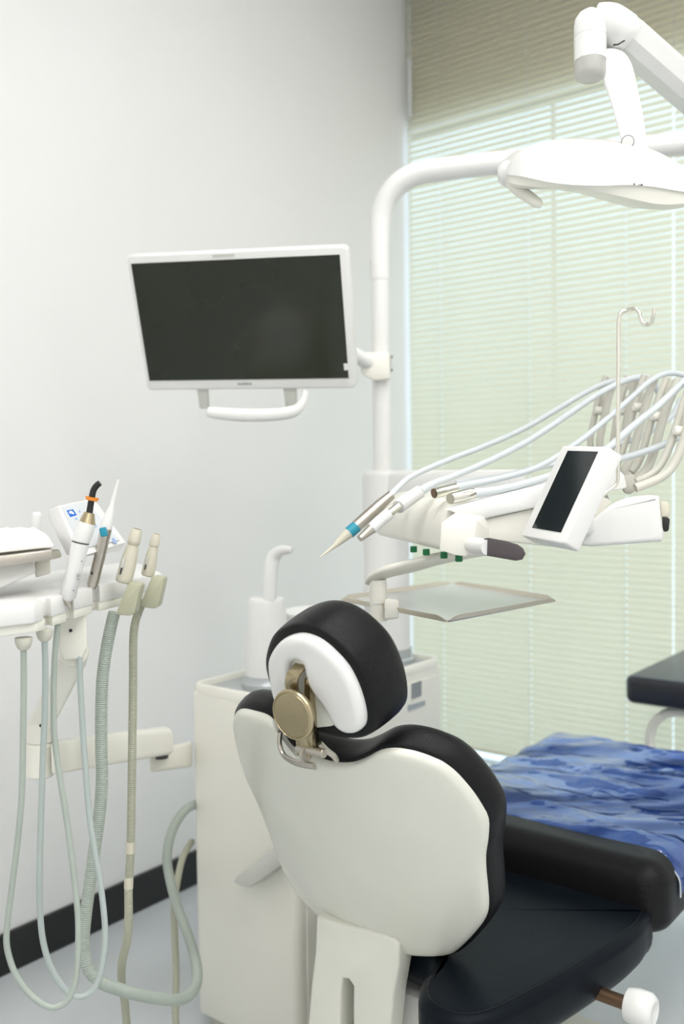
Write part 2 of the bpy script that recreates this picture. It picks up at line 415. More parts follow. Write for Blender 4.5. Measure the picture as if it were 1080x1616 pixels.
# ------------------------------------------------------------------ dental chair
ZT = 0.83; MR = 0.46; AB = 1.15
def back_f(x, z): return 0.0 + AB*x*x*(0.62 if x < 0 else 0.75) + MR*(ZT-z)
NB = Vector((0, 1, MR)).normalized()                # forward-up normal of the back in chair axes
def back_map(x, z, off):
    return CL(x, back_f(x, z)+off*NB.y, z+off*NB.z)
shell_px = [(364,1152),(364,1135),(370,1127),(380,1125),(398,1129),(416,1135),(430,1147),(440,1163),(455,1184),(475,1195),(500,1204),(525,1210),
    (550,1210),(571,1203),(595,1191),(618,1188),(640,1191),(659,1196),(680,1204),(696,1212),(714,1226),(729,1242),(742,1258),(754,1276),(766,1300),(766,1330),(762,1358),
    (763,1385),(765,1404),(767,1436),(762,1457),(747,1478),(720,1506),(699,1515),(655,1515),(620,1508),(570,1495),(530,1473),(500,1450),(463,1409),
    (442,1372),(426,1330),(407,1279),(386,1233),(372,1190)]
so = c2([hit(a, b, back_f) for a, b in shell_px], 3)
chair = thing('dental_chair', 'black leather dental chair with cream backrest shell in the foreground', 'dental chair', CL(0.02, 0.35, 0))
part('backrest_shell', pillow(so, [(0.25,0),(0.5,0),(0.75,0),(0.9,0),(0.955,0.0008),(0.978,0.003),(0.993,0.008),(1.0,0.014),(0.97,0.0145)], back_map), M['shell'], chair, smooth=60)
part('backrest_cushion', pillow(inset2d(so, -0.006), [(0.5,0.0125),(0.93,0.0125),(0.975,0.013),(0.995,0.017),(1.008,0.028),(1.013,0.042),(1.007,0.055),(0.985,0.066),(0.95,0.071),(0.7,0.068),(0.35,0.066)], back_map), M['leather'], chair, smooth=70)
# rear stem that carries the backrest, with a slot
stem_px = [(499,1447),(515,1452),(540,1460),(575,1467),(605,1476),(622,1483),(629,1492),(629,1525),(621,1570),(614,1640),(600,1720),(553,1720),(556,1640),(557,1556),(550,1546),(541,1545),(538,1560),(535,1640),(520,1720),(478,1720),(486,1610),(491,1550),(497,1500)]
def stem_f(x, z): return min(back_f(x, z)+0.005, 0.156)
def stem_map(x, z, off): return CL(x, stem_f(x, z)+off, z)
so2 = [hit(a, b, stem_f) for a, b in stem_px]
part('backrest_stem', rprism(so2, 0, 0.045, 0.006, stem_map, 3), M['shell'], chair, smooth=50)
# headrest
HC = hit(495, 1080, lambda x, z: back_f(x, z)-0.015)
HX, HZ = HC; MH = 0.30
def head_f(x, z): return back_f(0, ZT) - 0.075 + 0.9*(x-HX)**2 - MH*(z-HZ)
NH = Vector((0, 1, MH)).normalized()
def head_map(x, z, off): return CL(x, head_f(x, z)+off*NH.y, z+off*NH.z)
hs_px = [(423,1044),(431,1025),(444,1011),(463,1004),(482,1005),(504,1015),(526,1034),(545,1056),(560,1085),(570,1116),(573,1141),(567,1154),(554,1159),(540,1156),(527,1145),(518,1129),(511,1115),(499,1100),(488,1082),(482,1062),(478,1047),(466,1043),(457,1047),(456,1062),(460,1085),(462,1105),(458,1122),(449,1128),(440,1120),(431,1100),(425,1072)]
hs = c2([hit(a, b, head_f) for a, b in hs_px], 3)
hp_px = [(415,1050),(424,1020),(439,1006),(462,999),(485,1001),(506,1012),(529,1031),(549,1054),(564,1084),(574,1116),(577,1143),(570,1158),(552,1165),(520,1163),(490,1155),(460,1138),(433,1114),(419,1078)]
hp = c2([hit(a, b, head_f) for a, b in hp_px], 4)
hp = inset2d(hp, -0.010)
head = part('headrest_cushion', pillow(hp, [(0.6,0.012),(0.9,0.012),(0.96,0.013),(0.985,0.017),(1.0,0.024),(1.02,0.042),(1.03,0.062),(1.03,0.082),(1.01,0.098),(0.95,0.108),(0.85,0.112),(0.5,0.102)], head_map), M['leather'], chair, smooth=70)
part('headrest_shell', rprism(hs, -0.006, 0.026, 0.013, head_map, 5), M['white'], chair, smooth=60)
part('headrest_recess', rprism(c2([hit(a, b, head_f) for a, b in [(455,1045),(470,1040),(485,1052),(500,1095),(516,1118),(524,1146),(505,1152),(478,1150),(462,1120)]], 3), 0.008, 0.02, 0.002, head_map, 2), M['shell'], chair)
# headrest bracket: strap, round knob, hinge
def HP(px, py, off): return head_map(*hit(px, py, head_f), off)
def strap(pts, half, th):
    """flat strap: pts world, width along chair x"""
    fr = frames(crom(pts, 5)); pth = crom(pts, 5); rings = []
    for p, (t, n, b) in zip(pth, fr):
        nn = t.cross(vv).normalized()
        rings.append([p-vv*half-nn*th/2, p+vv*half-nn*th/2, p+vv*half+nn*th/2, p-vv*half+nn*th/2])
    return loft(rings)
kc = HP(484, 1112, -0.030)
br = part('headrest_bracket', merge(strap([HP(471,1052,0.012), HP(469,1060,-0.008), HP(468,1075,-0.012), HP(470,1095,-0.008), HP(474,1130,-0.006), HP(480,1165,-0.005), HP(484,1190,-0.008)], 0.0125, 0.004),
     strap([HP(486,1072,0.008), HP(488,1100,0.004), HP(490,1135,0.004), HP(493,1178,0.003)], 0.006, 0.018)), M['bronze'], chair, bevel=0.0008)
KN = (-dd*1.0 + zz*(-0.12)).normalized()
part('round_knob', lathe(kc - KN*0.004, KN, [(0, 0.030), (0.0005, 0.0385), (0.004, 0.0405), (0.008, 0.0405), (0.0105, 0.0390), (0.0112, 0.0372), (0.0102, 0.0366), (0.0102, 0.0355), (0.0112, 0.0345), (0.0116, 0.0)], 48, cap=False), M['bronze'], br, smooth=30)
hinge = part('hinge', merge(cyl(HP(474,1178,-0.006), HP(516,1186,-0.006), 0.0075, 18, ch=0.001), lathe(HP(487,1186,-0.008)-vv*0.002, vv, [(0, 0.013), (0.006, 0.013)], 20)), M['nickel'], br)
part('hinge_fork', merge(tube(crom([HP(440,1156,0.004), HP(444,1174,-0.004), HP(455,1190,-0.008), HP(475,1199,-0.010), HP(500,1206,-0.006)], 5), 0.006, 10, (0.7, 1.4)),
     tube(crom([HP(505,1173,0.0), HP(513,1186,0.004), HP(521,1198,0.010), HP(524,1206,0.012)], 4), 0.006, 8, (0.8, 1.3))), M['nickel'], br)
# seat
SZ = 0.452
seat_o = c2([(-0.10,0.235),(-0.02,0.225),(0.085,0.205),(0.112,0.12),(0.15,0.065),(0.215,0.055),(0.262,0.10),(0.295,0.22),(0.322,0.36),(0.338,0.48),(0.336,0.56),(0.31,0.60),(0.1,0.615),(-0.15,0.615),(-0.24,0.60),(-0.26,0.5),(-0.23,0.36),(-0.17,0.25)], 4)
seat = part('seat_cushion', rprism(seat_o, 0, 0.105, 0.022, lambda a, b, o_: CL(a, b, SZ-o_), 6, 0.055, fan=(0.04, 0.38)), M['seat'], chair, smooth=60)
si = inset2d(seat_o, 0.016)
part('seam', tube([CL(a, b, SZ-0.0012) for a, b in si]+[CL(si[0][0], si[0][1], SZ-0.0012)], 0.0013, 6, cap=False), M['leather'], seat)
# leg rest
LZ = 0.535; LX = 0.30; LC = 0.055; LY0, LY1, LR = 0.585, 1.345, 0.05
part('leg_rest_cushion', rprism(rrect(LC-LX, LC+LX, LY0, LY1, 0.055, 6), 0, 0.14, LR, lambda a, b, o_: CL(a, b, LZ-o_), 6, 0.03), M['leather'], chair, smooth=60)
# under frame, pedestal, armrest hinge
part('seat_frame', hull([CL(x, y, z) for x in (-0.14, 0.22) for y in (0.24, 0.55) for z in (0.335, 0.285)] + [CL(x, y, 0.20) for x in (-0.1, 0.15) for y in (0.26, 0.5)]), M['white'], chair, bevel=0.012)
part('leg_frame', hull([CL(x, y, z) for x in (-0.14, 0.22) for y in (0.6, 1.28) for z in (0.395, 0.35)]), M['white'], chair, bevel=0.01)
part('pedestal', merge(cbox(-0.10, 0.14, 0.26, 0.50, 0.03, 0.22)), M['white'], chair, bevel=0.02)
part('floor_plate', rprism(rrect(-0.24, 0.24, -0.1, 0.85, 0.1), 0, 0.035, 0.008, lambda a, b, o_: CL(a, b, 0.035-o_)), M['dcream'], chair)
ah = P(1013, 1592, 1.62)
x_, y_, z_ = cl_of(ah)
arm_hinge = part('armrest_hinge', lathe(ah-vv*0.028, vv, [(0, 0.018), (0.004, 0.027), (0.022, 0.031), (0.042, 0.030), (0.050, 0.024), (0.051, 0.018), (0.049, 0.016), (0.049, 0.0)], 28), M['white'], chair, smooth=50)
part('axle', cyl(ah-vv*0.03, CL(x_-0.20, y_, z_+0.004), 0.012, 16), M['brown'], arm_hinge)

# blue plastic film over the leg rest
def fold(s, e, r):
    """distance s across the top -> (coordinate, drop): flat, quarter round, then down"""
    sg = 1 if s >= 0 else -1; s = abs(s)
    if s < e-r: return sg*s, 0.0
    a = (s-(e-r))/r
    if a < math.pi/2: return sg*(e-r+r*math.sin(a)), r*(1-math.cos(a))
    return sg*e, r+(s-(e-r)-r*math.pi/2)
from mathutils import noise
nu, nv = 110, 90; vs, fs = [], []
for i in range(nu+1):
    u = -0.35+0.71*i/nu
    for j in range(nv+1):
        near = 0.655+0.030*math.exp(-((u+0.05)/0.10)**2)*0.6+0.006*math.sin(u*23)+0.012*max(0, (u-0.26)/0.1)
        t_ = near+(1.40-near)*j/nv
        x, dx_ = fold(u, LX+0.004, LR); y, dy_ = fold(t_-1.0, LY1-1.0+0.006, LR)
        if t_ < LY0+LR+0.004: dyn = LR-math.sqrt(max(LR**2-(LY0+LR-t_)**2, 0))
        else: dyn = 0
        q = Vector((u*1.5+0.4*t_, t_*9-u*2.0, 3.1)); rn = noise.noise(q)
        rm_ = noise.noise(Vector((u*2.2-1.2*t_, t_*15+u*3, 7.7)))
        wr = 0.019*(1-min(1, abs(rn)*2.6))**1.4+0.007*(1-min(1, abs(rm_)*3))**1.5+0.006*max(0, noise.noise(q*0.6+Vector((5,3,1))))
        wr *= min(1, j/6.0)*max(0.15, 1-abs(u)*1.9)
        drop = dx_+dy_
        vs.append(CL(LC+x, 1.0+y, LZ+0.003+wr-drop-dyn))
for i in range(nu):
    for j in range(nv):
        a = i*(nv+1)+j; fs.append((a, a+nv+1, a+nv+2, a+1))
film = part('plastic_cover', (vs, fs), M['film'], smooth=80)
film.modifiers.new('thickness', 'SOLIDIFY').thickness = 0.0006
tag(film, 'wrinkled shiny blue plastic film draped over the leg rest', 'plastic cover')
e_ = [vs[i*(nv+1)] for i in range(nu+1)]
part('film_edge', tube(e_, 0.0016, 6), M['hose'], film)

# ------------------------------------------------------------------ cuspidor cabinet
X0, X1, Y0, Y1, HT = 0.574, 0.896, -1.811, -1.215, 0.803
cab = thing('cuspidor_cabinet', 'tall white dental water cabinet with grey top behind the chair', 'cabinet', RL((X0+X1)/2, (Y0+Y1)/2, 0))
part('body', rprism(rrect(X0, X1, Y0, Y1, 0.022, 5), 0.03, HT-0.008, 0.006, lambda a, b, o_: RL(a, b, o_), 3), M['cream'], cab, smooth=45)
part('plinth', rprism(rrect(X0+0.02, X1-0.02, Y0+0.02, Y1-0.02, 0.02), 0, 0.03, 0.002, lambda a, b, o_: RL(a, b, o_)), M['dcream'], cab)
ro = rrect(X0, X1, Y0, Y1, 0.035, 6); ri = rrect(X0+0.014, X1-0.014, Y0+0.014, Y1-0.014, 0.026, 6)
part('rim', loft([[RL(a, b, z) for a, b in o_] for o_, z in ((ro, HT-0.012), (ro, HT+0.006), (inset2d(ro, 0.003), HT+0.011), (inset2d(ri, -0.003), HT+0.011), (ri, HT+0.007), (ri, HT-0.012))], cap=False), M['cream'], cab, smooth=50)
part('top_tray', rprism(ri, HT-0.01, HT-0.002, 0.001, lambda a, b, o_: RL(a, b, o_)), M['grey'], cab)
# door panel joint on the long side, emblem and label
part('side_panel', rbox(X1, X1+0.004, Y0+0.03, Y1-0.03, 0.06, HT-0.03), M['cream'], cab, bevel=0.0015)
def face_pt(px, py):                                  # on the long side facing the chair
    r = ray(px, py); n = vv; q = RL(X1+0.0045, 0, 0); return CAM + r*((q-CAM).dot(n)/r.dot(n))
def decal(name, pxs, m_, parent, depth=0.001, fp=face_pt, n=vv):
    return part(name, prism([fp(*p) for p in pxs], n*depth), m_, parent, smooth=0)
decal('emblem', [(650,1079),(665,1074),(665,1098),(650,1103)], M['greyprint'], cab)
decal('name_plate', [(644,1113),(671,1105),(671,1113),(644,1122)], M['grey'], cab)
# pull-out flap on the short side
def front_pt(px, py, out=0.0):
    r = ray(px, py); q = RL(0, Y0-out, 0); return CAM + r*((q-CAM).dot(dd)/r.dot(dd))
fl = [(366,1393),(372,1384),(440,1330),(452,1345),(450,1362),(398,1399),(392,1402),(380,1400)]
part('pull_flap', merge(prism([front_pt(a, b, 0.045) for a, b in fl], dd*0.046)), M['lgrey'], cab, bevel=0.006)
# cup filler tower
cx, cy = 0.712, -1.690
part('tower_base', lathe(RL(cx, cy, HT-0.002), zz, [(0, 0.062), (0.012, 0.061), (0.016, 0.057), (0.03, 0.055)], 32), M['grey'], cab)
tw = part('filler_tower', lathe(RL(cx, cy, HT+0.012), zz, [(0, 0.053), (0.08, 0.051), (0.185, 0.043), (0.193, 0.041), (0.197, 0.036), (0.197, 0.0)], 36), M['white'], cab, smooth=50)
tz = HT+0.205
tp = P(424, 945, 2.19)
part('spout', tube(crom([P(424,948,2.19), P(426,920,2.19), P(428,897,2.19), P(432,880,2.19), P(442,870,2.18), P(455,868,2.17), P(461,869,2.165)], 5), [0.0165,0.0165,0.016,0.0155,0.013,0.010,0.008], 14, (1.0, 0.75)), M['white'], tw, smooth=60)
bx = P(512, 966, 2.40)
part('bowl', lathe(Vector((bx.x, bx.y, HT-0.004)), zz, [(0, 0.04), (0.03, 0.042), (0.075, 0.06), (0.115, 0.088), (0.143, 0.101), (0.150, 0.1035), (0.153, 0.102), (0.150, 0.098), (0.12, 0.08), (0.09, 0.05), (0.085, 0.0)], 40), M['white'], cab, smooth=60)

# ------------------------------------------------------------------ equipment post
PB = RL(0.775, -1.295, HT)
post = thing('equipment_post', 'white equipment post with curved overhead tube rising from the cabinet', 'post', PB)
part('collar', lathe(PB-zz*0.003, zz, [(0, 0.070), (0.012, 0.069), (0.016, 0.064), (0.04, 0.064)], 32), M['grey'], post)
part('column', lathe(PB+zz*0.03, zz, [(0, 0.058), (0.0, 0.060), (0.455, 0.060), (0.465, 0.057), (0.470, 0.05), (0.470, 0.0)], 36), M['white'], post, smooth=50)
ZP = 2.478
def post_at(py, r): return P(604-(740-py)*0.0134, py, ZP)
part('pole', cyl(post_at(752, 0), post_at(441, 0), 0.0235, 28), M['white'], post)
def pt(px, py):
    Z = 2.46-(px-620)/(1047-620)*0.17 if px > 620 else ZP-max(0, (px-599))/21*0.018
    return P(px, py, Z)
part('overhead_tube', tube(crom([P(599.8,440,ZP), P(599.2,405,ZP), P(599.5,370,ZP), pt(602,340), pt(612,312), pt(632,288), pt(660,274), pt(700,267), pt(760,260), pt(830,253), pt(940,241), pt(1047,230), pt(1130,221), pt(1200,214)], 6), [0.0252,0.0255,0.026,0.027,0.028,0.029,0.0295,0.0295,0.029,0.0285,0.028,0.0275,0.0275,0.0275], 24), M['white'], post, smooth=70)
part('joint_ring', cyl(post_at(443, 0), post_at(439, 0), 0.0248, 28, ch=0.001), M['white'], post)
pa = P(588, 412, ZP-0.022)
part('sticker', box(P(587.5, 424, ZP-0.008), (0.010, 0.006, 0.045), (Vector((0.6,-0.8,0)), Vector((0.8,0.6,0)), zz)), M['lgrey'], post)
mb = part('monitor_bracket', hull([P(568,556,2.43), P(615,556,2.43), P(617,598,2.43), P(590,601,2.43), P(570,591,2.43), P(568,556,2.52), P(615,556,2.52), P(617,598,2.52), P(590,601,2.52), P(570,591,2.52)]), M['cream'], post, bevel=0.006)
part('bracket_label', box(P(617, 575, 2.47), (0.003, 0.018, 0.042), (Vector((1,0,0)), Vector((0,1,0)), zz)), M['lgrey'], mb)
for py in (563, 584): part('screw', lathe(P(617.5, py, 2.462), Vector((1,0,0)), [(0, 0.003), (0.004, 0.003)], 10), M['dark'], mb)
arm_d = (P(830, 765, 2.05)-P(608, 768, ZP))
part('side_arm', hull([P(x, y, z) for x, y, z in [(606,742,2.52),(606,742,2.43),(606,790,2.43),(606,790,2.52),(830,741,2.24),(830,741,2.14),(830,785,2.14),(830,785,2.24)]]), M['white'], post, bevel=0.012)

# ------------------------------------------------------------------ monitor (tilted down towards the chair)
def euler_axes(yaw, pitch, roll):
    R_ = Matrix.Rotation(math.radians(yaw), 3, 'Z') @ Matrix.Rotation(math.radians(pitch), 3, 'X') @ Matrix.Rotation(math.radians(roll), 3, 'Y')
    return R_ @ Vector((1,0,0)), R_ @ Vector((0,1,0)), R_ @ Vector((0,0,1))
mc = Vector((-0.2205, 2.1315, 1.6404)); ax = euler_axes(-13.71, 20.88, 1.39)
def ML(x, y, z): return mc + ax[0]*x + ax[1]*y + ax[2]*z       # z up the screen, y behind it
mon = thing('monitor', 'white framed flat monitor with dark screen beside the equipment post', 'monitor', mc + ax[1]*0.03 - ax[2]*0.16)
bezel = part('housing', rprism(rrect(-0.2485, 0.2545, -0.158, 0.152, 0.012, 4), 0.0, 0.032, 0.005, lambda a, b, o_: ML(a, -0.003+o_, b), 3), M['white'], mon, smooth=50)
scr = part('screen', box(ML(0, -0.0035, 0), (0.477, 0.002, 0.268), ax), M['screen'], mon, smooth=0)
part('screen_tag', box(ML(0.235, -0.005, -0.108), (0.010, 0.001, 0.015), ax), M['white'], scr, smooth=0)
lg = []
x = -0.020
for wd, hh in ((0.0042,0.006),(0.0036,0.005),(0.0022,0.006),(0.004,0.005),(0.0032,0.006),(0.0036,0.005),(0.0016,0.005),(0.0034,0.006)):
    lg.append(box(ML(x, -0.0037, -0.1445), (wd*0.75, 0.0006, hh), ax)); x += wd+0.0009
part('maker_mark', merge(*lg), M['greyprint'], bezel, smooth=0)
part('top_label', box(ML(-0.02, -0.0037, 0.1425), (0.05, 0.0006, 0.006), ax), M['lgrey'], bezel, smooth=0)
hd = part('handle', tube(crom([P(329,650,2.07), P(345,652,2.065), P(385,655,2.06), P(430,654,2.06), P(460,650,2.065), P(473,642,2.07), P(481,628,2.085), P(483,618,2.095)], 5), [0.011,0.0135,0.0145,0.0145,0.0135,0.011,0.009,0.008], 14, (1.0, 0.7)), M['white'], mon, smooth=60)
for x0_, x1_ in ((-0.128, -0.100), (0.082, 0.113)):
    part('handle_arm', hull([ML(x0_, y, -0.150) for y in (0.004, 0.014)]+[ML(x1_, y, -0.150) for y in (0.004, 0.014)]+[ML(x0_+0.002, y, -0.204) for y in (0.0, 0.012)]+[ML(x1_-0.004, y, -0.204) for y in (0.0, 0.012)]), M['lgrey'], hd, bevel=0.002)
part('mounting_arm', merge(box(ML(0.0, 0.045, 0), (0.12, 0.03, 0.12), ax), tube([ML(0.0, 0.055, 0), ML(0.05, 0.10, 0.0), P(585, 575, 2.45)], 0.02, 14)), M['white'], mon)

# ------------------------------------------------------------------ overhead lamp
lc = P(950, 270, 1.72)
LXa = (P(1085, 283, 1.66)-P(815, 268, 1.74)).normalized(); LYa = zz.cross(LXa).normalized(); LZa = LXa.cross(LYa)
LYa = (LYa*0.94+LZa*0.34).normalized(); LZa = LXa.cross(LYa)
def LL(x, y, z): return lc + LXa*x + LYa*y + LZa*z
lamp = thing('overhead_lamp', 'white overhead dental lamp hanging from a jointed arm', 'lamp', LL(0, 0, -0.05))
tab = [(797,264,274,262,284),(804,258,276,253,291),(816,250,277,240,296),(832,245,280,231,298),(870,243,288,221,299),(910,247,292,218,300),(950,255,293,219,307),(1000,266,292,227,322),(1040,274,296,240,331),(1075,282,302,260,328),(1097,287,303,274,318),(1108,291,302,284,308)]
def smooth_tab(n=4):
    return [tuple(q) for q in zip(*[[p.x for p in crom([Vector((r_[c], 0, 0)) for r_ in tab], n)] for c in range(5)])]
up_r, lo_r = [], []
st_ = smooth_tab()
for i, (x, cr, rm, tp0, bt) in enumerate(st_):
    e = math.sin(math.pi*min(1, max(0.02, i/(len(st_)-1))))**0.45
    Zc = 1.74-(x-800)/300*0.03; hd_ = 0.095*e+0.008
    zn = Zc-hd_
    def mir(p, k): return p+Vector((0, 2*k, 0.58*k))
    n_rim = P(x, rm, zn); n_cr = P(x, cr, zn+0.006*e); n_m = P(x, tp0+(cr-tp0)*0.45, Zc-hd_*0.62); top_ = P(x, tp0, Zc-hd_*0.15)
    n_m2 = P(x, tp0+(cr-tp0)*0.13, Zc-hd_*0.38)
    up_r.append([n_rim, n_cr, n_m, n_m2, top_, mir(n_m2, hd_*0.38), mir(n_m, hd_*0.62), mir(n_cr, hd_-0.006*e), mir(n_rim, hd_)])
    n_b = P(x, bt, zn+hd_*0.35); n_r2 = P(x, rm-1.0, zn+0.004)
    n_b0 = P(x, rm+(bt-rm)*0.75, zn+hd_*0.12)
    lo_r.append([n_r2, n_b0, n_b, mir(n_b, hd_*0.65), mir(n_b0, hd_*0.88), mir(n_r2, hd_-0.004)])
part('head_shell', loft(up_r), M['white'], lamp, smooth=34)
part('bottom_cover', loft(lo_r), M['cream'], lamp, smooth=45)
part('end_cap', lathe(P(801,273,1.715), P(790,272,1.715)-P(801,273,1.715), [(-0.01, 0.022), (0.006, 0.021), (0.014, 0.015), (0.018, 0.0)], 24), M['white'], lamp, smooth=60)
part('end_cap', lathe(P(1104,296,1.70), P(1115,297,1.70)-P(1104,296,1.70), [(-0.01, 0.016), (0.010, 0.015), (0.018, 0.010), (0.021, 0.0)], 24), M['white'], lamp, smooth=60)
part('handle', tube(crom([P(806,288,1.72), P(818,299,1.71), P(835,311,1.70), P(848,320,1.69), P(855,324,1.69)], 4), [0.013,0.015,0.0145,0.013,0.007], 14, (0.75, 1.0)), M['cream'], lamp, smooth=60)
mk = P(1007, 291.5, 1.5); 
def lamp_face(px, py):
    return P(px, py, 1.622)
lp = lamp_face(1001, 291); lq = lamp_face(1013, 292)
part('mark', merge(lathe(lp, -FWD, [(0, 0.0016), (0.002, 0.0016)], 10), lathe(lq, -FWD, [(0, 0.0016), (0.002, 0.0016)], 10), box((lp+lq)/2, (0.009, 0.001, 0.0008), (LXa, LYa, LZa))), M['dark'], lamp)
yk = part('yoke', None or rprism(c2([(950,80),(966,76),(984,82),(997,100),(1005,130),(1013,170),(1019,205),(1021,240),(1003,243),(986,236),(975,200),(963,158),(951,125),(946,100)], 4), 0, 40, 4, lambda a, b, o_: P(a, b, 1.70+o_*0.00115), 3), M['white'], lamp, smooth=60)
part('button_groove', lathe(P(991, 224, 1.69), -ray(991, 224), [(-0.004, 0.0118), (0.0012, 0.0118)], 24), M['greyprint'], lamp)
part('pivot_button', lathe(P(991, 224, 1.69), -ray(991, 224), [(-0.01, 0.010), (0.003, 0.010), (0.005, 0.008), (0.005, 0.0)], 20), M['white'], lamp, smooth=40)
jt, jb = P(932, 34, 1.70), P(932, 97, 1.70)
jv = (jb-jt).normalized()
jn = part('joint_barrel', lathe(jt-jv*0.022, jv, [(0, 0.0), (0.0, 0.008), (0.008, 0.020), (0.018, 0.027), (0.03, 0.0285), (0.0495, 0.0285), (0.05, 0.0278), (0.051, 0.0278), (0.0515, 0.0285), ((jb-jt).length+0.022, 0.0282)], 32), M['white'], lamp, smooth=45)
part('clear_cap', lathe(jb-jv*0.001, jv, [(0, 0.0275), (0.022, 0.0272), (0.030, 0.025), (0.033, 0.020), (0.033, 0.0)], 32), M['clear'], jn, smooth=45)
part('elbow', tube(crom([P(938,30,1.71), P(960,36,1.71), P(982,52,1.72), P(992,62,1.725)], 5), [0.026,0.034,0.036,0.030], 20), M['white'], lamp, smooth=70)
part('cable_slot', tube([P(968,71,1.675), P(976,70,1.672), P(986,64,1.675)], 0.0015, 6), M['black'], lamp)
A0 = P(968, 42, 1.735); A1 = P(1205, 248, 2.16)
at_ = (A1-A0).normalized(); an = at_.cross(Vector((0,1,0))).normalized(); ab = at_.cross(an)
def armring(p, h, d_): return [p+an*a+ab*b for a, b in ((-h*0.5,-d_),(h*0.5,-d_),(h,-d_*0.4),(h,d_*0.6),(h*0.5,d_),(-h*0.5,d_),(-h,d_*0.6),(-h,-d_*0.4))]
part('spring_arm', loft([armring(A0, 0.030, 0.030), armring(A0+at_*0.06, 0.034, 0.032), armring(A0.lerp(A1, 0.6), 0.036, 0.034), armring(A1, 0.034, 0.032)]), M['white'], lamp, smooth=30)
part('arm_pivot', cyl(P(1205,213,2.19)-zz*0.10, P(1205,213,2.19)+zz*0.05, 0.035, 24, ch=0.006), M['white'], lamp)

# ------------------------------------------------------------------ delivery unit
GV = Vector((0.22, -0.975, 0)); EV = Vector((0.975, 0.22, 0))
du = thing('delivery_unit', 'cream dentist instrument unit with hose arms floating behind the chair', 'delivery unit', P(800, 880, 1.75))
near = [P(*q, 1.62) for q in [(694,868),(697,830),(706,806),(730,792),(800,786),(810,850),(790,874),(735,874)]]
far = [P(*q, 1.98) for q in [(592,843),(592,815),(600,796),(622,778),(700,764),(730,772),(725,850),(640,853)]]
hold = part('instrument_holder', loft([far, near]), M['cream'], du, bevel=0.010, seg=3, smooth=50)
for i in range(5):
    t_ = 0.12+i*0.19
    a = P(600,812,1.965).lerp(P(704,822,1.625), t_); b = P(640,787,1.95).lerp(P(735,798,1.62), t_)
    part('holder_ridge', tube(crom([a-zz*0.008, a+zz*0.002+EV*0.004, a.lerp(b, 0.5)+zz*0.010, b+zz*0.004], 4), [0.006,0.010,0.010,0.006], 10, (1, 0.8)), M['cream'], hold, smooth=60)
part('front_block', hull([P(*q, 1.575) for q in [(694,868),(697,825),(717,811),(753,821),(749,848),(742,866),(736,878),(719,876)]]+[P(a, b, 1.66) for a, b in [(700,864),(703,826),(722,806),(790,806),(800,860),(745,872)]]), M['cream'], du, bevel=0.0012)
part('top_slab', hull([P(*q, 1.60) for q in [(752,797),(755,821),(846,801)]]+[P(*q, 1.62) for q in [(850,766),(945,775),(968,738),(985,748),(990,770)]]+[P(*q, 1.85) for q in [(745,778),(850,752),(965,728),(980,770)]]+[P(*q, 1.60) for q in [(700,803),(720,811)]]), M['white'], du, bevel=0.004)
part('under_body', hull([P(*q, 1.61) for q in [(752,822),(850,802),(940,780),(965,790),(935,852),(872,863),(800,853),(758,850)]]+[P(*q, 1.80) for q in [(752,815),(960,780),(940,842),(800,850)]]), M['cream'], du, bevel=0.004)
wing = part('side_wing', rprism(c2([(916,856),(918,832),(930,822),(945,812),(962,798),(985,787),(1012,782),(1036,782),(1041,788),(1044,820),(1047,851),(1030,855),(980,859),(930,862)], 2), 0, 180, 7, lambda a, b, o_: P(a, b, 1.585+o_*0.0011), 4), M['white'], du, smooth=75)
part('side_clip', hull([P(*q, z) for z in (1.60, 1.64) for q in [(1042,790),(1054,792),(1058,805),(1057,816),(1044,816)]]), M['beige'], wing, bevel=0.003)
part('side_hook', hull([P(*q, z) for z in (1.60, 1.64) for q in [(1045,814),(1058,818),(1056,838),(1048,840),(1046,832)]]), M['black'], wing, bevel=0.003)
part('rear_block', hull([P(*q, z) for z in (1.70, 1.9) for q in [(975,750),(1003,748),(1006,772),(996,780),(985,778)]]), M['arm'], du, bevel=0.004)
# handle
part('grip_root', lathe(P(742, 860, 1.585), (P(770,864,1.53)-P(742,860,1.585)), [(0, 0.008), (0.004, 0.0135), (0.03, 0.014), (0.06, 0.0125)], 24), M['white'], du, smooth=50)
part('grip', hull([P(x_g, y_g, 1.545-(x_g-764)/66*0.055+dz_) for dz_ in (-0.012, 0.014) for x_g, y_g in [(764,850),(771,848.5),(800,854),(817,859),(826,865),(830,874),(825,883),(814,885),(790,881),(766,876.5)]]), M['grip'], du, bevel=0.0035, seg=3, smooth=50)
for px, py in ((653,868),(673,872.5),(701,877),(724.5,882)):
    zk = {653: 1.74, 673: 1.70, 701: 1.63, 724.5: 1.60}[px]
    part('valve_knob', lathe(P(px, py-6, zk), -zz, [(0, 0.006), (0.008, 0.0066), (0.011, 0.006), (0.011, 0.0)], 16), M['green'], du)
# tray arm, its post and clamp
ta = part('tray_arm', tube(crom([P(583,921,1.80), P(592,911,1.79), P(612,902,1.78), P(650,893,1.76), P(700,880,1.73), P(770,868,1.70)], 5), [0.010,0.022,0.026,0.026,0.024,0.02], 16, (0.42, 1.0)), M['cream'], du, smooth=60)
part('tray_post', merge(cyl(P(596.5,915,1.79), P(598,952,1.79), 0.0165, 24), cyl(P(597.5,950,1.79), P(598.5,980,1.79), 0.0155, 24)), M['cream'], ta)
part('tray_clamp', hull([P(*q, z) for z in (1.735, 1.79) for q in [(607,945),(630,946),(630,976),(607,978)]]), M['cream'], ta, bevel=0.004)
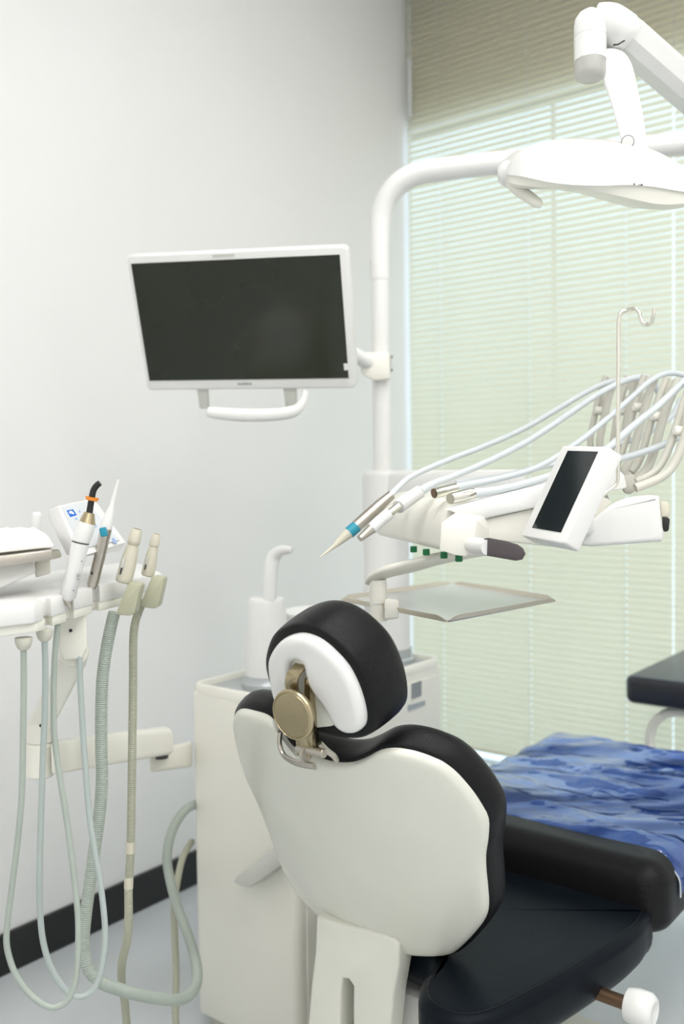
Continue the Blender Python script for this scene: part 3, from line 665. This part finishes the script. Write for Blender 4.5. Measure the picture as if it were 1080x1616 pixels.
# hose arms
armp = [([(1003,770),(1022,763),(1044,753),(1060,738),(1072,715),(1082,688),(1095,645),(1112,600)], 1.64),
        ([(1003,755),(1014,748),(1024,735),(1034,708),(1046,664),(1058,630),(1070,600)], 1.72),
        ([(990,750),(985,745),(996,723),(1007,686),(1017,649),(1026,618),(1034,596)], 1.80),
        ([(985,752),(974,738),(983,700),(991,655),(999,622),(1007,597)], 1.88),
        ([(975,755),(955,730),(947,700),(955,655),(963,620),(972,598)], 1.96)]
for i, (pp, Z) in enumerate(armp):
    a = [P(x, y, Z) for x, y in pp]; b = [P(x-17*1.72/Z, y-3, Z+0.025) for x, y in pp[1:]]
    rail = tube(crom(a, 5), 0.0105, 10, (0.75, 1.0)); rail2 = tube(crom(b, 5), 0.0085, 10, (0.8, 1.0))
    h = part('hose_arm', merge(rail, rail2), M['arm'], du, smooth=60)
    n_ = len(a)
    def sl(u): 
        k_ = min(int(u), n_-2); return a[k_].lerp(a[k_+1], u-k_)
    def sm(u):
        u -= 1; k_ = max(0, min(int(u), len(b)-2)); return b[k_].lerp(b[k_+1], u-k_)
    for u0, u1 in ((n_-1.75, n_-1.02), (n_-2.65, n_-2.1)):
        q = [sl(u0), sl(u1), sm(u1), sm(u0)]
        part('cross_plate', prism([v-GV*0.001 for v in q], -GV*0.006), M['arm'], h, bevel=0.001)
    c_ = (sl(n_-2.85)+sm(n_-2.85))/2
    part('hose_pin', lathe(c_+EV*0.012, -EV, [(0, 0.006), (0.003, 0.009), (0.02, 0.009), (0.025, 0.006)], 16), M['cream'], h, smooth=50)
    if i > 0:
        part('foot_rail', tube(crom([a[0], a[0].lerp(P(1000,765,1.74), 0.6), P(994,765,1.76)], 4), 0.008, 10), M['arm'], h, smooth=60)

# touch panel
tcn = Vector((0.3538, 1.5065, 1.2657)); tax = euler_axes(-67.3, -27.75, 2.79)
TS = 1.0
_a, _b = 0.08*TS, 0.14*TS
def TL(x, y, z): return tcn + tax[0]*x + tax[1]*y + tax[2]*z
tp_ = thing('touch_panel', 'white tilted touch panel with black portrait screen on the instrument unit', 'touch panel', TL(0, 0.02, -0.09))
part('housing', rprism(rrect(-_a/2-0.0215, _a/2+0.0205, -_b/2-0.0165, _b/2+0.0095, 0.005, 3), 0, 0.030, 0.002, lambda a, b, o_: TL(a, o_-0.0005, b), 3), M['white'], tp_, smooth=45)
part('screen', box(TL(0, -0.0008, 0), (_a, 0.001, _b), tax), M['tscreen'], tp_, smooth=0)
part('neck', tube([TL(0, 0.028, -0.02), TL(0.0, 0.06, -0.03), P(925, 838, 1.66)], 0.016, 14), M['white'], tp_)

# hanging hook pole
hk = thing('bag_hook', 'thin chrome pole with S shaped hook standing on the instrument unit', 'hook pole', P(937, 822, 1.60))
part('pole', tube(crom([P(937,824,1.60), P(937.5,808,1.60), P(939,796,1.60), P(944,788,1.60), P(958,777,1.60), P(970,768,1.60), P(974.5,760,1.60), P(975.5,740,1.60), P(976,640,1.60), P(976.5,530,1.60), P(977,506,1.60), P(980,494,1.60), P(988,490,1.60)], 5), 0.0036, 12), M['chrome'], hk, smooth=70)
part('hook', tube(crom([P(988,490,1.60), P(997,488,1.595), P(1004,487.5,1.59), P(1009,493,1.585), P(1012,504,1.58), P(1017,511,1.575), P(1023,512,1.57), P(1029,508,1.565), P(1032,498,1.56), P(1032.5,487,1.56)], 5), 0.0034, 12), M['chrome'], hk, smooth=70)

# instrument tray below the unit
TZ = 1.045
tr_c = [onz(541, 946, TZ), onz(714, 921, TZ), onz(874, 947, TZ), onz(707, 979, TZ)]
tray = thing('instrument_tray', 'square steel instrument tray with open corners beneath the instrument unit', 'tray', sum(tr_c, Vector())/4)
part('plate', prism([p for p in tr_c], -zz*0.002), M['trayp'], tray, smooth=0)
for i in range(4):
    a, b = tr_c[i], tr_c[(i+1) % 4]; L_ = (b-a).normalized(); nn = Vector((-L_.y, L_.x, 0))
    cen = sum(tr_c, Vector())/4
    if nn.dot(a-cen) < 0: nn = -nn
    a2, b2 = a.lerp(b, 0.07), a.lerp(b, 0.93)
    part('rim', prism([a-zz*0.003, b-zz*0.003, b+nn*0.002, b2+nn*0.004+zz*0.007, a2+nn*0.004+zz*0.007, a+nn*0.002], nn*0.003), M['steel'], tray, smooth=0)

# handpieces on the unit, each with its hose
def path(pp, Z0, Z1=None):
    Z1 = Z0 if Z1 is None else Z1; n = len(pp)
    return [P(x, y, Z0+(Z1-Z0)*i/(n-1)) for i, (x, y) in enumerate(pp)]
HR = 0.0055
h1 = thing('scaler_handpiece', 'pointed scaler handpiece with teal ring lying leftmost on the instrument unit', 'handpiece', P(560, 830, 1.72))
part('tip', tube(path([(505,880),(515,872),(528,862),(540,851),(553,839)], 1.70, 1.72), [0.0012,0.0022,0.004,0.0075,0.0105], 16), M['beige'], h1, smooth=60)
part('teal_ring', cyl(P(551,841,1.72), P(563,830.5,1.724), 0.0112, 20), M['teal'], h1)
part('barrel', tube(path([(562,831),(580,815),(600,797),(618,781)], 1.724, 1.745), [0.0112,0.0112,0.0108,0.0085], 20), M['nickel'], h1, smooth=60)
part('hose', tube(crom(path([(616,783),(628,770),(650,752),(700,729),(760,706),(820,680),(870,652),(915,625),(945,609),(970,601),(985,601),(1002,612),(1020,640)], 1.745, 2.0), 5), [0.0065]+[HR]*12, 12), M['hose'], h1, smooth=70)
h2 = thing('drill_handpiece', 'white straight handpiece with brass nose lying second on the instrument unit', 'handpiece', P(600, 822, 1.67))
part('nose', tube(path([(568,850),(574,845),(588,833)], 1.65, 1.66), [0.006,0.0068,0.0098], 18), M['nickel'], h2, smooth=50)
part('barrel', tube(path([(587,834),(600,822),(615,810)], 1.66, 1.67), [0.0102,0.0105,0.0102], 18), M['white'], h2, smooth=50)
part('coupling', tube(path([(614,811),(631,798)], 1.67, 1.675), 0.0072, 16), M['chrome'], h2)
part('sleeve', tube(path([(629,800),(632,797),(648,786),(664,775)], 1.675, 1.69), [0.0125,0.0128,0.0125,0.0118], 20), M['white'], h2, smooth=50)
part('hose', tube(crom(path([(663,776),(676,768),(690,761),(720,750),(780,724),(840,692),(900,652),(940,625),(975,606),(1000,597),(1020,596),(1035,608),(1045,640)], 1.69, 1.9), 5), [0.0085,0.0078,0.0068]+[0.0062]*10, 12), M['hose'], h2, smooth=70)
h3 = thing('open_hose_coupling', 'empty steel hose coupling with dark open end, third on the instrument unit', 'hose coupling', P(690, 777, 1.66))
part('sleeve', tube(path([(685,778.5),(700,775),(720,770)], 1.64, 1.66), [0.0095,0.0095,0.0090], 20), M['chrome'], h3)
part('bore', lathe(P(684.6,778.6,1.6395), P(684,779,1.639)-P(720,770,1.66), [(0, 0.0082), (0.0006, 0.0080)], 18), M['brown'], h3)
part('hose', tube(crom(path([(719,770),(740,765),(790,755),(850,737),(910,700),(960,660),(1000,625),(1030,599),(1055,589),(1078,592),(1095,604),(1105,625)], 1.66, 1.84), 5), [0.008,0.0065]+[HR]*10, 12), M['hose'], h3, smooth=70)
h4 = thing('capped_hose_coupling', 'bright metal hose coupling lying nearest the front block of the unit', 'hose coupling', P(730, 783, 1.60))
part('sleeve', tube(path([(711,787),(714,786.5),(740,780),(748,778)], 1.605, 1.615), [0.0095,0.0103,0.0098,0.009], 20), M['chrome'], h4)
part('hose', tube(crom(path([(745,779),(770,776),(810,768),(860,754),(915,735),(960,707),(1000,672),(1040,640),(1070,612),(1095,590),(1120,580)], 1.615, 1.70), 5), [0.009,0.0075]+[0.0065]*9, 12), M['hose'], h4, smooth=70)
h5 = thing('spare_hose', 'pale grey hose looping low through the hose arms behind the touch panel', 'hose', P(860, 770, 1.75))
tag(part('hose', tube(crom(path([(735,777),(790,772),(850,762),(910,746),(970,727),(1020,712),(1060,696),(1085,680),(1105,655)], 1.68, 1.70), 5), HR*1.1, 12), M['hose'], h5, smooth=70), None)
h6 = thing('second_spare_hose', 'thin pale hose between the hose arms above the lowest hose', 'hose', P(860, 750, 1.8))
part('hose', tube(crom(path([(720,762),(790,752),(850,738),(910,724),(960,706),(1010,690),(1040,672),(1062,655),(1075,630)], 1.78, 1.86), 5), HR, 12), M['hose'], h6, smooth=70)

# ------------------------------------------------------------------ assistant unit
AZ = [1.385, 1.62, 1.75]
au = thing('assistant_unit', 'white assistant instrument console with suction holders at the left edge', 'assistant unit', P(70, 1010, 1.5))
def slot(x0, y0, x1, y1, Z, dx_, dy_):
    return [(x0, y0, Z), (x0+dx_*0.35, y0+dy_*0.9, Z+0.015), (x0+dx_, y0+dy_, Z+0.02), (x1+dx_*0.5, y1+dy_*0.95, Z+0.02), (x1, y1, Z+0.005)]
top_px = [(-60,930,1.30),(0,948,1.34),(54,962,1.375)] + [(68,957,1.40),(60,945,1.43),(72,944,1.44),(80,952,1.425)] + [(104,939,1.475),(96,930,1.50),(108,929,1.51),(116,935,1.50)] + \
    [(146,926,1.56),(136,917,1.59),(150,914,1.60),(157,921,1.585)] + [(184,916,1.635),(222,908,1.70),(256,904,1.77),(226,874,1.95),(190,858,2.0),(60,880,1.80),(-60,890,1.6)]
tops = [P(*q) for q in top_px]
for p in tops: p.z = 1.117
V_, F_ = prism(tops, -zz*0.029)
body = part('body', (V_, F_), M['white'], au, bevel=0.0022, seg=2, smooth=35)
lows = [p + (sum(tops, Vector())/len(tops)-p)*0.05 for p in tops]
for p in lows: p.z = 1.090
part('underside', prism(lows, -zz*0.017), M['cream'], au, bevel=0.003, seg=2, smooth=40)
part('raised_block', hull([P(-60,872,1.42), P(55,888,1.47), P(57,904,1.47), P(-60,955,1.40), P(-60,866,1.62), P(50,880,1.62), P(50,900,1.62)]), M['white'], au, bevel=0.004)
part('tray_support', hull([P(*q, z) for z in (1.50, 1.54) for q in [(55,884),(80,880),(80,905),(56,912)]]), M['cream'], au, bevel=0.003)
cp = part('control_box', hull([P(92,798,1.62), P(139,788,1.72), P(154,794,1.74), P(199,856,1.66), P(125,880,1.50), P(75,805,1.66), P(75,815,1.66), P(104,876,1.56), P(190,870,1.75), P(140,800,1.80)]), M['white'], au, bevel=0.003)
pn = ((P(139,788,1.72)-P(92,798,1.62)).cross(P(125,880,1.50)-P(92,798,1.62))).normalized()
if pn.dot(CAM-P(110,830,1.6)) < 0: pn = -pn
def panel_pt(px, py):
    r = ray(px, py); q = P(92,798,1.62)+pn*0.0015; return CAM + r*((q-CAM).dot(pn)/r.dot(pn))
part('panel_inlay', prism([panel_pt(*q)-pn*0.0012 for q in [(97,799.5),(137,791),(189,852),(129,866)]], pn*0.0012), M['inlay'], cp, smooth=0)
ic = part('icon', prism([panel_pt(*q) for q in [(105,806),(115,804),(121,813),(111,816)]], pn*0.0006), M['blue'], cp, smooth=0)
part('icon_figure', prism([panel_pt(*q)+pn*0.0005 for q in [(108,808.5),(111,806.6),(114,807.6),(117,811.5),(115,812.5),(112.5,810.5),(111.5,812),(109.5,810.5)]], pn*0.0006), M['white'], ic, smooth=0)
for q in ([(118,818),(121,817.5),(122.5,820),(119.5,820.5)], [(124,806),(126,805.5),(127,809),(125,809.5)], [(149,829),(152,828.5),(153,832),(150,832.5)], [(176,850),(180,849),(182,853),(178,854)], [(178,855),(183,854),(185,857),(180,858)]):
    part('small_icon', prism([panel_pt(*p) for p in q], pn*0.0006), M['pblue'], cp, smooth=0)
part('rear_stub', tube(crom([P(56,850,1.75), P(57,826,1.75), P(58,812,1.75), P(58,808,1.75)], 3), [0.010,0.010,0.009,0.004], 14), M['white'], au, smooth=60)
def ext(px, py, Z): return P(px, py, Z)
for px, py, Z in ((37,1012,1.385),(70,999,1.43)):
    part('strain_relief', lathe(P(px, py-6, Z), -zz, [(0, 0.0125), (0.006, 0.0125), (0.014, 0.010), (0.018, 0.0065), (0.018, 0.0)], 20), M['dcream'], au, smooth=40)
# supporting arm back to the cabinet
part('lower_arm', hull([P(*q) for q in [(80,1172,1.62),(82,1223,1.62),(262,1147,2.02),(273,1153,2.02),(274,1187,2.02),(265,1192,2.02),(80,1168,1.72),(82,1215,1.72),(262,1146,2.12),(272,1186,2.12)]]), M['cream'], au, bevel=0.006, seg=3)
part('cabinet_link', hull([P(*q) for q in [(236,1186,2.02),(236,1220,2.02),(304,1170,2.22),(304,1211,2.22),(240,1183,2.12),(240,1216,2.12),(304,1169,2.30),(304,1207,2.30)]]), M['cream'], au, bevel=0.008, seg=3)
part('link_pin', cyl(P(254,1185,2.06), P(254,1196,2.06), 0.016, 20), M['dark'], au)
part('elbow_post', merge(cyl(P(63,1226,1.66), P(63,1172,1.66), 0.0245, 28, ch=0.004)), M['cream'], au)
part('elbow_cap', cyl(P(63,1174,1.66), P(63,1138,1.66), 0.0225, 28, ch=0.005), M['cream'], au)
part('upper_arm', hull([P(*q) for q in [(42,1146,1.645),(66,1160,1.645),(82,1150,1.645),(95,1040,1.60),(122,1060,1.60),(140,1040,1.60),(46,1140,1.70),(80,1152,1.70),(96,1030,1.66),(138,1045,1.66)]]), M['cream'], au, bevel=0.006, seg=3)
part('arm_knuckle', lathe(P(117,1030,1.56), -ray(117,1030), [(-0.08, 0.020), (-0.07, 0.0245), (-0.01, 0.0245), (-0.004, 0.021), (-0.004, 0)], 28), M['cream'], au, smooth=50)
part('hanger', hull([P(*q, z) for z in (1.55, 1.60) for q in [(92,975),(136,968),(138,1022),(130,1040),(100,1042),(92,1022)]]), M['cream'], au, bevel=0.005, seg=3)
for px, py, Z in ((111.5, 995, 1.548), (64.5, 1145, 1.62)):
    part('screw_hole', lathe(P(px, py, Z), -ray(px, py), [(0, 0.0028), (0.002, 0.0028)], 14), M['black'], au)

# steel bracket tray and the white sheet on it
st = thing('bracket_tray', 'steel tray with rolled front rim resting on the assistant console', 'tray', P(40, 888, 1.5))
part('front_rim', hull([P(*q) for q in [(-60,886,1.37),(-60,903,1.37),(82,868,1.455),(84,883,1.455),(-60,884,1.39),(84,866,1.475)]]), M['nickel'], st, bevel=0.001)
part('rim_corner', hull([P(*q) for q in [(76,868,1.452),(94,867,1.475),(98,876,1.475),(97,880,1.47),(82,884,1.452),(90,866,1.49)]]), M['nickel'], st, bevel=0.003)
part('plate', hull([P(*q) for q in [(-60,884,1.39),(84,868,1.475),(78,862,1.66),(-60,870,1.58),(-60,887,1.39),(84,871,1.475)]]), M['steel'], st)
sh = thing('folded_sheet', 'folded white cloth heaped on the steel tray at the left edge', 'cloth', P(30, 868, 1.52))
vs, fs = [], []
A_, B_, C_, D_ = P(-60,880,1.40), P(88,864,1.49), P(74,856,1.64), P(-60,866,1.56)
for i in range(31):
    for j in range(17):
        u, v_ = i/30, j/16
        p = A_.lerp(B_, u).lerp(D_.lerp(C_, u), v_)
        hgt = 0.034*math.sin(math.pi*min(1, max(0, v_)))**0.5*(min(1, (1-u)*5)**0.6)*(0.85+0.3*noise.noise(Vector((u*7, v_*4, 2))))
        vs.append(p+zz*(0.002+hgt))
for i in range(30):
    for j in range(16):
        a = i*17+j; fs.append((a, a+17, a+18, a+1))
cl_ = part('cloth', (vs, fs), M['towel'], sh, smooth=80); cl_.modifiers.new('thickness', 'SOLIDIFY').thickness = 0.002

# instruments in the holders
cu = thing('curing_light', 'white curing light with black bent tip and orange shield', 'curing light', P(107, 960, 1.47))
part('tail', tube(path([(105,944),(109,952),(112,962)], 1.475), [0.0105,0.006,0.002], 16), M['nickel'], cu, smooth=50)
part('handle', tube(path([(106,944),(107,941),(117,900),(127,857)], 1.475, 1.47), [0.009,0.0125,0.0125,0.0138], 24), M['white'], cu, smooth=50)
part('head', tube(path([(127.3,855),(128,852),(134,836),(137.5,825)], 1.47), [0.0136,0.0142,0.0142,0.0132], 24), M['white'], cu, smooth=50)
part('groove_ring', tube(path([(126.8,858),(127.5,854.5)], 1.47), 0.0132, 24), M['dark'], cu)
part('collar', tube(path([(137.5,826),(140.5,812),(141.2,809)], 1.47), [0.0130,0.0088,0.0080], 24), M['bronze'], cu, smooth=50)
part('light_tip', tube(crom(path([(141,811),(143,797),(145.5,783),(148,773),(153,766),(158,762)], 1.47), 4), [0.0052,0.005,0.005,0.005,0.005,0.0046], 16), M['black'], cu, smooth=60)
sx = (P(147,780,1.47)-P(144,795,1.47)).normalized()
part('shield', lathe(P(145,788,1.47)-sx*0.002, sx, [(0, 0.005), (0.0, 0.0085), (0.004, 0.0105), (0.0055, 0.0105), (0.003, 0.008), (0.002, 0.005)], 24), M['orange'], cu, smooth=50)
def sprint(px, py, w_, h_, parent, o_=0.0):
    c_ = P(px, py, 1.4585-o_); part('print', box(c_, (w_, 0.0012, h_), (RIGHT*0.97+UP*0.24, FWD, UP*0.97-RIGHT*0.24)), M['greyprint'], parent, smooth=0)
for q in ((124,905,0.006,0.0008),(123.8,909,0.005,0.0035),(123,914,0.004,0.0025),(129,886,0.002,0.002),(116,932,0.003,0.002)): sprint(*q, cu)
sy = thing('air_water_syringe', 'brushed metal syringe with teal button and white tapered tip', 'syringe', P(146, 925, 1.57))
part('barrel', tube(path([(144.5,925),(146,922),(157,880),(167.5,834)], 1.57, 1.565), [0.0075,0.0092,0.0092,0.0098], 20), M['nickel'], sy, smooth=50)
part('button', box(P(163.5,839.5,1.5565), (0.0125, 0.006, 0.0155), (RIGHT*0.97+UP*0.22, FWD, UP*0.97-RIGHT*0.22)), M['teal'], sy, bevel=0.0025)
part('nozzle_base', tube(path([(167.2,835),(169,826),(173,812),(176.5,800)], 1.565), [0.0096,0.0100,0.0075,0.0048], 20), M['white'], sy, smooth=60)
part('nozzle', tube(crom(path([(176,801),(179,788),(183,772),(187.5,757)], 1.565), 4), [0.0048,0.0036,0.0028,0.002], 12), M['white'], sy, smooth=60)
part('badge', box(P(144.8,904.5,1.5585), (0.0042, 0.0012, 0.0045), (RIGHT*0.97+UP*0.24, FWD, UP*0.97-RIGHT*0.24)), M['dark'], sy, smooth=0)
def suction(name, label, hx, hy, Z, s, tip, bot, holder):
    t = thing(name, label, 'suction handpiece', P(*bot, Z))
    (x1, y1), (x0, y0) = tip, bot
    def q(f): return P(x0+(x1-x0)*f, y0+(y1-y0)*f, Z)
    part('body', tube([q(-0.02), q(0.0), q(0.05), q(0.35), q(0.68)], [0.011*s, 0.0135*s, 0.0142*s, 0.0135*s, 0.0105*s], 22), M['beige'], t, smooth=45)
    part('tip', tube([q(0.67), q(0.70), q(0.72), q(0.80), q(0.98), q(1.0)], [0.0085*s, 0.0085*s, 0.0105*s, 0.0108*s, 0.0092*s, 0.0085*s], 22), M['beige'], t, smooth=45)
    ax_ = (q(1)-q(0)).normalized()
    part('bore', lathe(q(1.0), ax_, [(0, 0.0066*s), (0.0005, 0.0064*s)], 18), M['brown'], t)
    sl_ = q(0.36)-FWD*0.0125*s-RIGHT*0.006*s
    part('slider', box(sl_, (0.006*s, 0.006*s, 0.016*s), (RIGHT, FWD, ax_)), M['lgrey'], t, bevel=0.0015)
    part('slider_slot', box(q(0.24)-FWD*0.0122*s-RIGHT*0.006*s, (0.003*s, 0.004*s, 0.016*s), (RIGHT, FWD, ax_)), M['dark'], t)
    part('holder', prism([P(a, b, Z-0.02) for a, b in holder], FWD*0.035), M['olive'], t, bevel=0.003)
    return t
s1 = suction('suction_handpiece', 'large beige suction handpiece in the olive holder with ribbed hose', 0, 0, 1.60, 1.0, (216.5,835), (195,918), [(203,919),(222,922),(222,926),(212,968),(206,972),(187,971),(184,965)])
s2 = suction('saliva_ejector', 'small slim beige saliva ejector in the rightmost olive holder', 0, 0, 1.66, 0.82, (247,843), (233,908), [(240,909),(259,911),(259,916),(250,957),(243,961),(224,958),(222,952)])
# suction hoses
def ribbed(pp, r, pitch, amp, n=16):
    pth = crom(pp, 14); out = [pth[0]]; acc = 0; L_ = 0
    step = pitch/2; need = step; dens = [pth[0]]
    for i in range(1, len(pth)):
        a_, b_ = pth[i-1], pth[i]; seg_ = (b_-a_).length; pos = 0.0
        while seg_-pos >= need:
            pos += need; dens.append(a_.lerp(b_, pos/seg_)); need = step
        need -= seg_-pos
    rr = [r+(amp if i % 2 else -amp) for i in range(len(dens))]
    return tube(dens, rr, 14)
h1p = path([(181,966),(176,985),(168,1025),(162,1070),(160,1120),(160,1180),(161,1230),(157,1285),(150,1335),(141,1400),(134,1455),(132,1495),(139,1527),(158,1549),(190,1562),(230,1572),(272,1578),(298,1571),(311,1546),(307,1508),(293,1465),(279,1428),(269,1390),(264,1358),(267,1328),(277,1300),(294,1277),(310,1268)], 1.62, 1.62)
zs = [1.62]*13+[1.63,1.66,1.70,1.76,1.82,1.88,1.94,1.98,2.02,2.05,2.08,2.11,2.15,2.20,2.27,2.33]
pxs = [(181,966),(176,985),(168,1025),(162,1070),(160,1120),(160,1180),(161,1230),(157,1285),(150,1335),(141,1400),(134,1455),(132,1495),(139,1527),(158,1549),(190,1562),(230,1572),(272,1578),(298,1571),(311,1546),(307,1508),(293,1465),(279,1428),(269,1390),(264,1358),(267,1328),(277,1300),(294,1277),(312,1268)]
h1p = [P(x, y, z) for (x, y), z in zip(pxs, zs)]
part('hose', ribbed(h1p, 0.0102, 0.0036, 0.00055), M['hose2'], s1, smooth=30)
zs2 = [1.665]*10+[1.68,1.70,1.73,1.76,1.80]
px2 = [(228,948),(219,965),(211,1000),(210,1080),(209,1160),(208,1240),(207,1300),(206,1345),(203,1400),(203,1450),(200,1487),(193,1517),(192,1548),(197,1582),(201,1630)]
part('hose', ribbed([P(x, y, z) for (x, y), z in zip(px2, zs2)], 0.0072, 0.0034, 0.0004), M['hose3'], s2, smooth=30)
for (x, y) in ((206,1337),(203.5,1393)):
    part('hose_tape', cyl(P(x, y-9, 1.665), P(x-0.5, y+9, 1.665), 0.0080, 16), M['beige'], s2)
rt = thing('return_hose', 'thin olive hose rising beside the cabinet to the baseboard', 'hose', P(277, 1600, 2.0))
part('hose', ribbed([P(x, y, z) for x, y, z in [(279,1650,1.98),(277,1600,2.0),(278,1540,2.02),(276,1480,2.05),(275,1430,2.08),(280,1390,2.13),(289,1352,2.22),(303,1328,2.30)]], 0.0075, 0.004, 0.0004), M['hose3'], rt, smooth=30)
# thin hoses hanging in two loops
la = [(37,1018),(37.5,1060),(37,1120),(36,1190),(34,1260),(27,1335),(18,1405),(11,1465),(12,1500),(26,1540),(52,1573),(82,1590),(107,1578),(119,1548),(123,1500),(123,1445),(116,1375),(104,1285),(92,1210),(86,1160),(84.5,1110),(86,1045),(91,985)]
lb = [(70,1004),(71.5,1050),(71,1110),(68,1190),(65,1280),(62.5,1370),(63,1430),(68,1485),(82,1530),(104,1562),(127,1573),(150,1558),(162,1520),(166,1470),(160,1405),(150,1345),(141,1285),(134,1200),(129,1120),(126,1050),(128,975)]
def loopZ(pp, z0, z1): return [P(x, y, z0+(z1-z0)*i/(len(pp)-1)) for i, (x, y) in enumerate(pp)]
part('hose', tube(crom(loopZ(la, 1.385, 1.47), 6), 0.0046, 12), M['hose2'], cu, smooth=70)
part('hose', tube(crom(loopZ(lb, 1.43, 1.56), 6), 0.0048, 12), M['hose4'], sy, smooth=70)

# ------------------------------------------------------------------ padded bench by the window
BZT = 0.70
b0 = onz(984, 1066, BZT); bxl = (b0-CORNER).dot(vv); byl = (b0-CORNER).dot(dd)
bench = thing('padded_bench', 'dark padded bench on bent cream tube legs in front of the blind', 'bench', RL(bxl+0.3, byl+0.25, 0))
part('cushion', rprism(rrect(bxl, bxl+0.62, byl, min(byl+0.55, -0.1), 0.03, 5), 0, 0.08, 0.018, lambda a, b, o_: RL(a, b, BZT-o_), 4), M['bench'], bench, smooth=55)
for yy_ in (byl+0.05, min(byl+0.5, -0.15)):
    x0b, x1b = bxl+0.06, bxl+0.56; zb = BZT-0.095
    part('leg_frame', tube([RL(x0b, yy_, 0.0), RL(x0b, yy_, zb-0.09)]+crom([RL(x0b, yy_, zb-0.085), RL(x0b+0.012, yy_, zb-0.045), RL(x0b+0.045, yy_, zb-0.012), RL(x0b+0.085, yy_, zb)], 4)+
         [RL(x1b-0.085, yy_, zb)]+crom([RL(x1b-0.08, yy_, zb), RL(x1b-0.045, yy_, zb-0.012), RL(x1b-0.012, yy_, zb-0.045), RL(x1b, yy_, zb-0.085)], 4)+[RL(x1b, yy_, 0.0)], 0.0135, 14), M['cream'], bench, smooth=60)
    part('crossbar', tube([RL(x0b, yy_, zb-0.155), RL(x0b+0.10, yy_, zb-0.155)], 0.008, 10), M['cream'], bench)
part('brace', tube([RL(x0b+0.10, byl+0.05, BZT-0.25), RL(x0b+0.30, byl+0.42, BZT-0.12)], 0.007, 10), M['dcream'], bench)
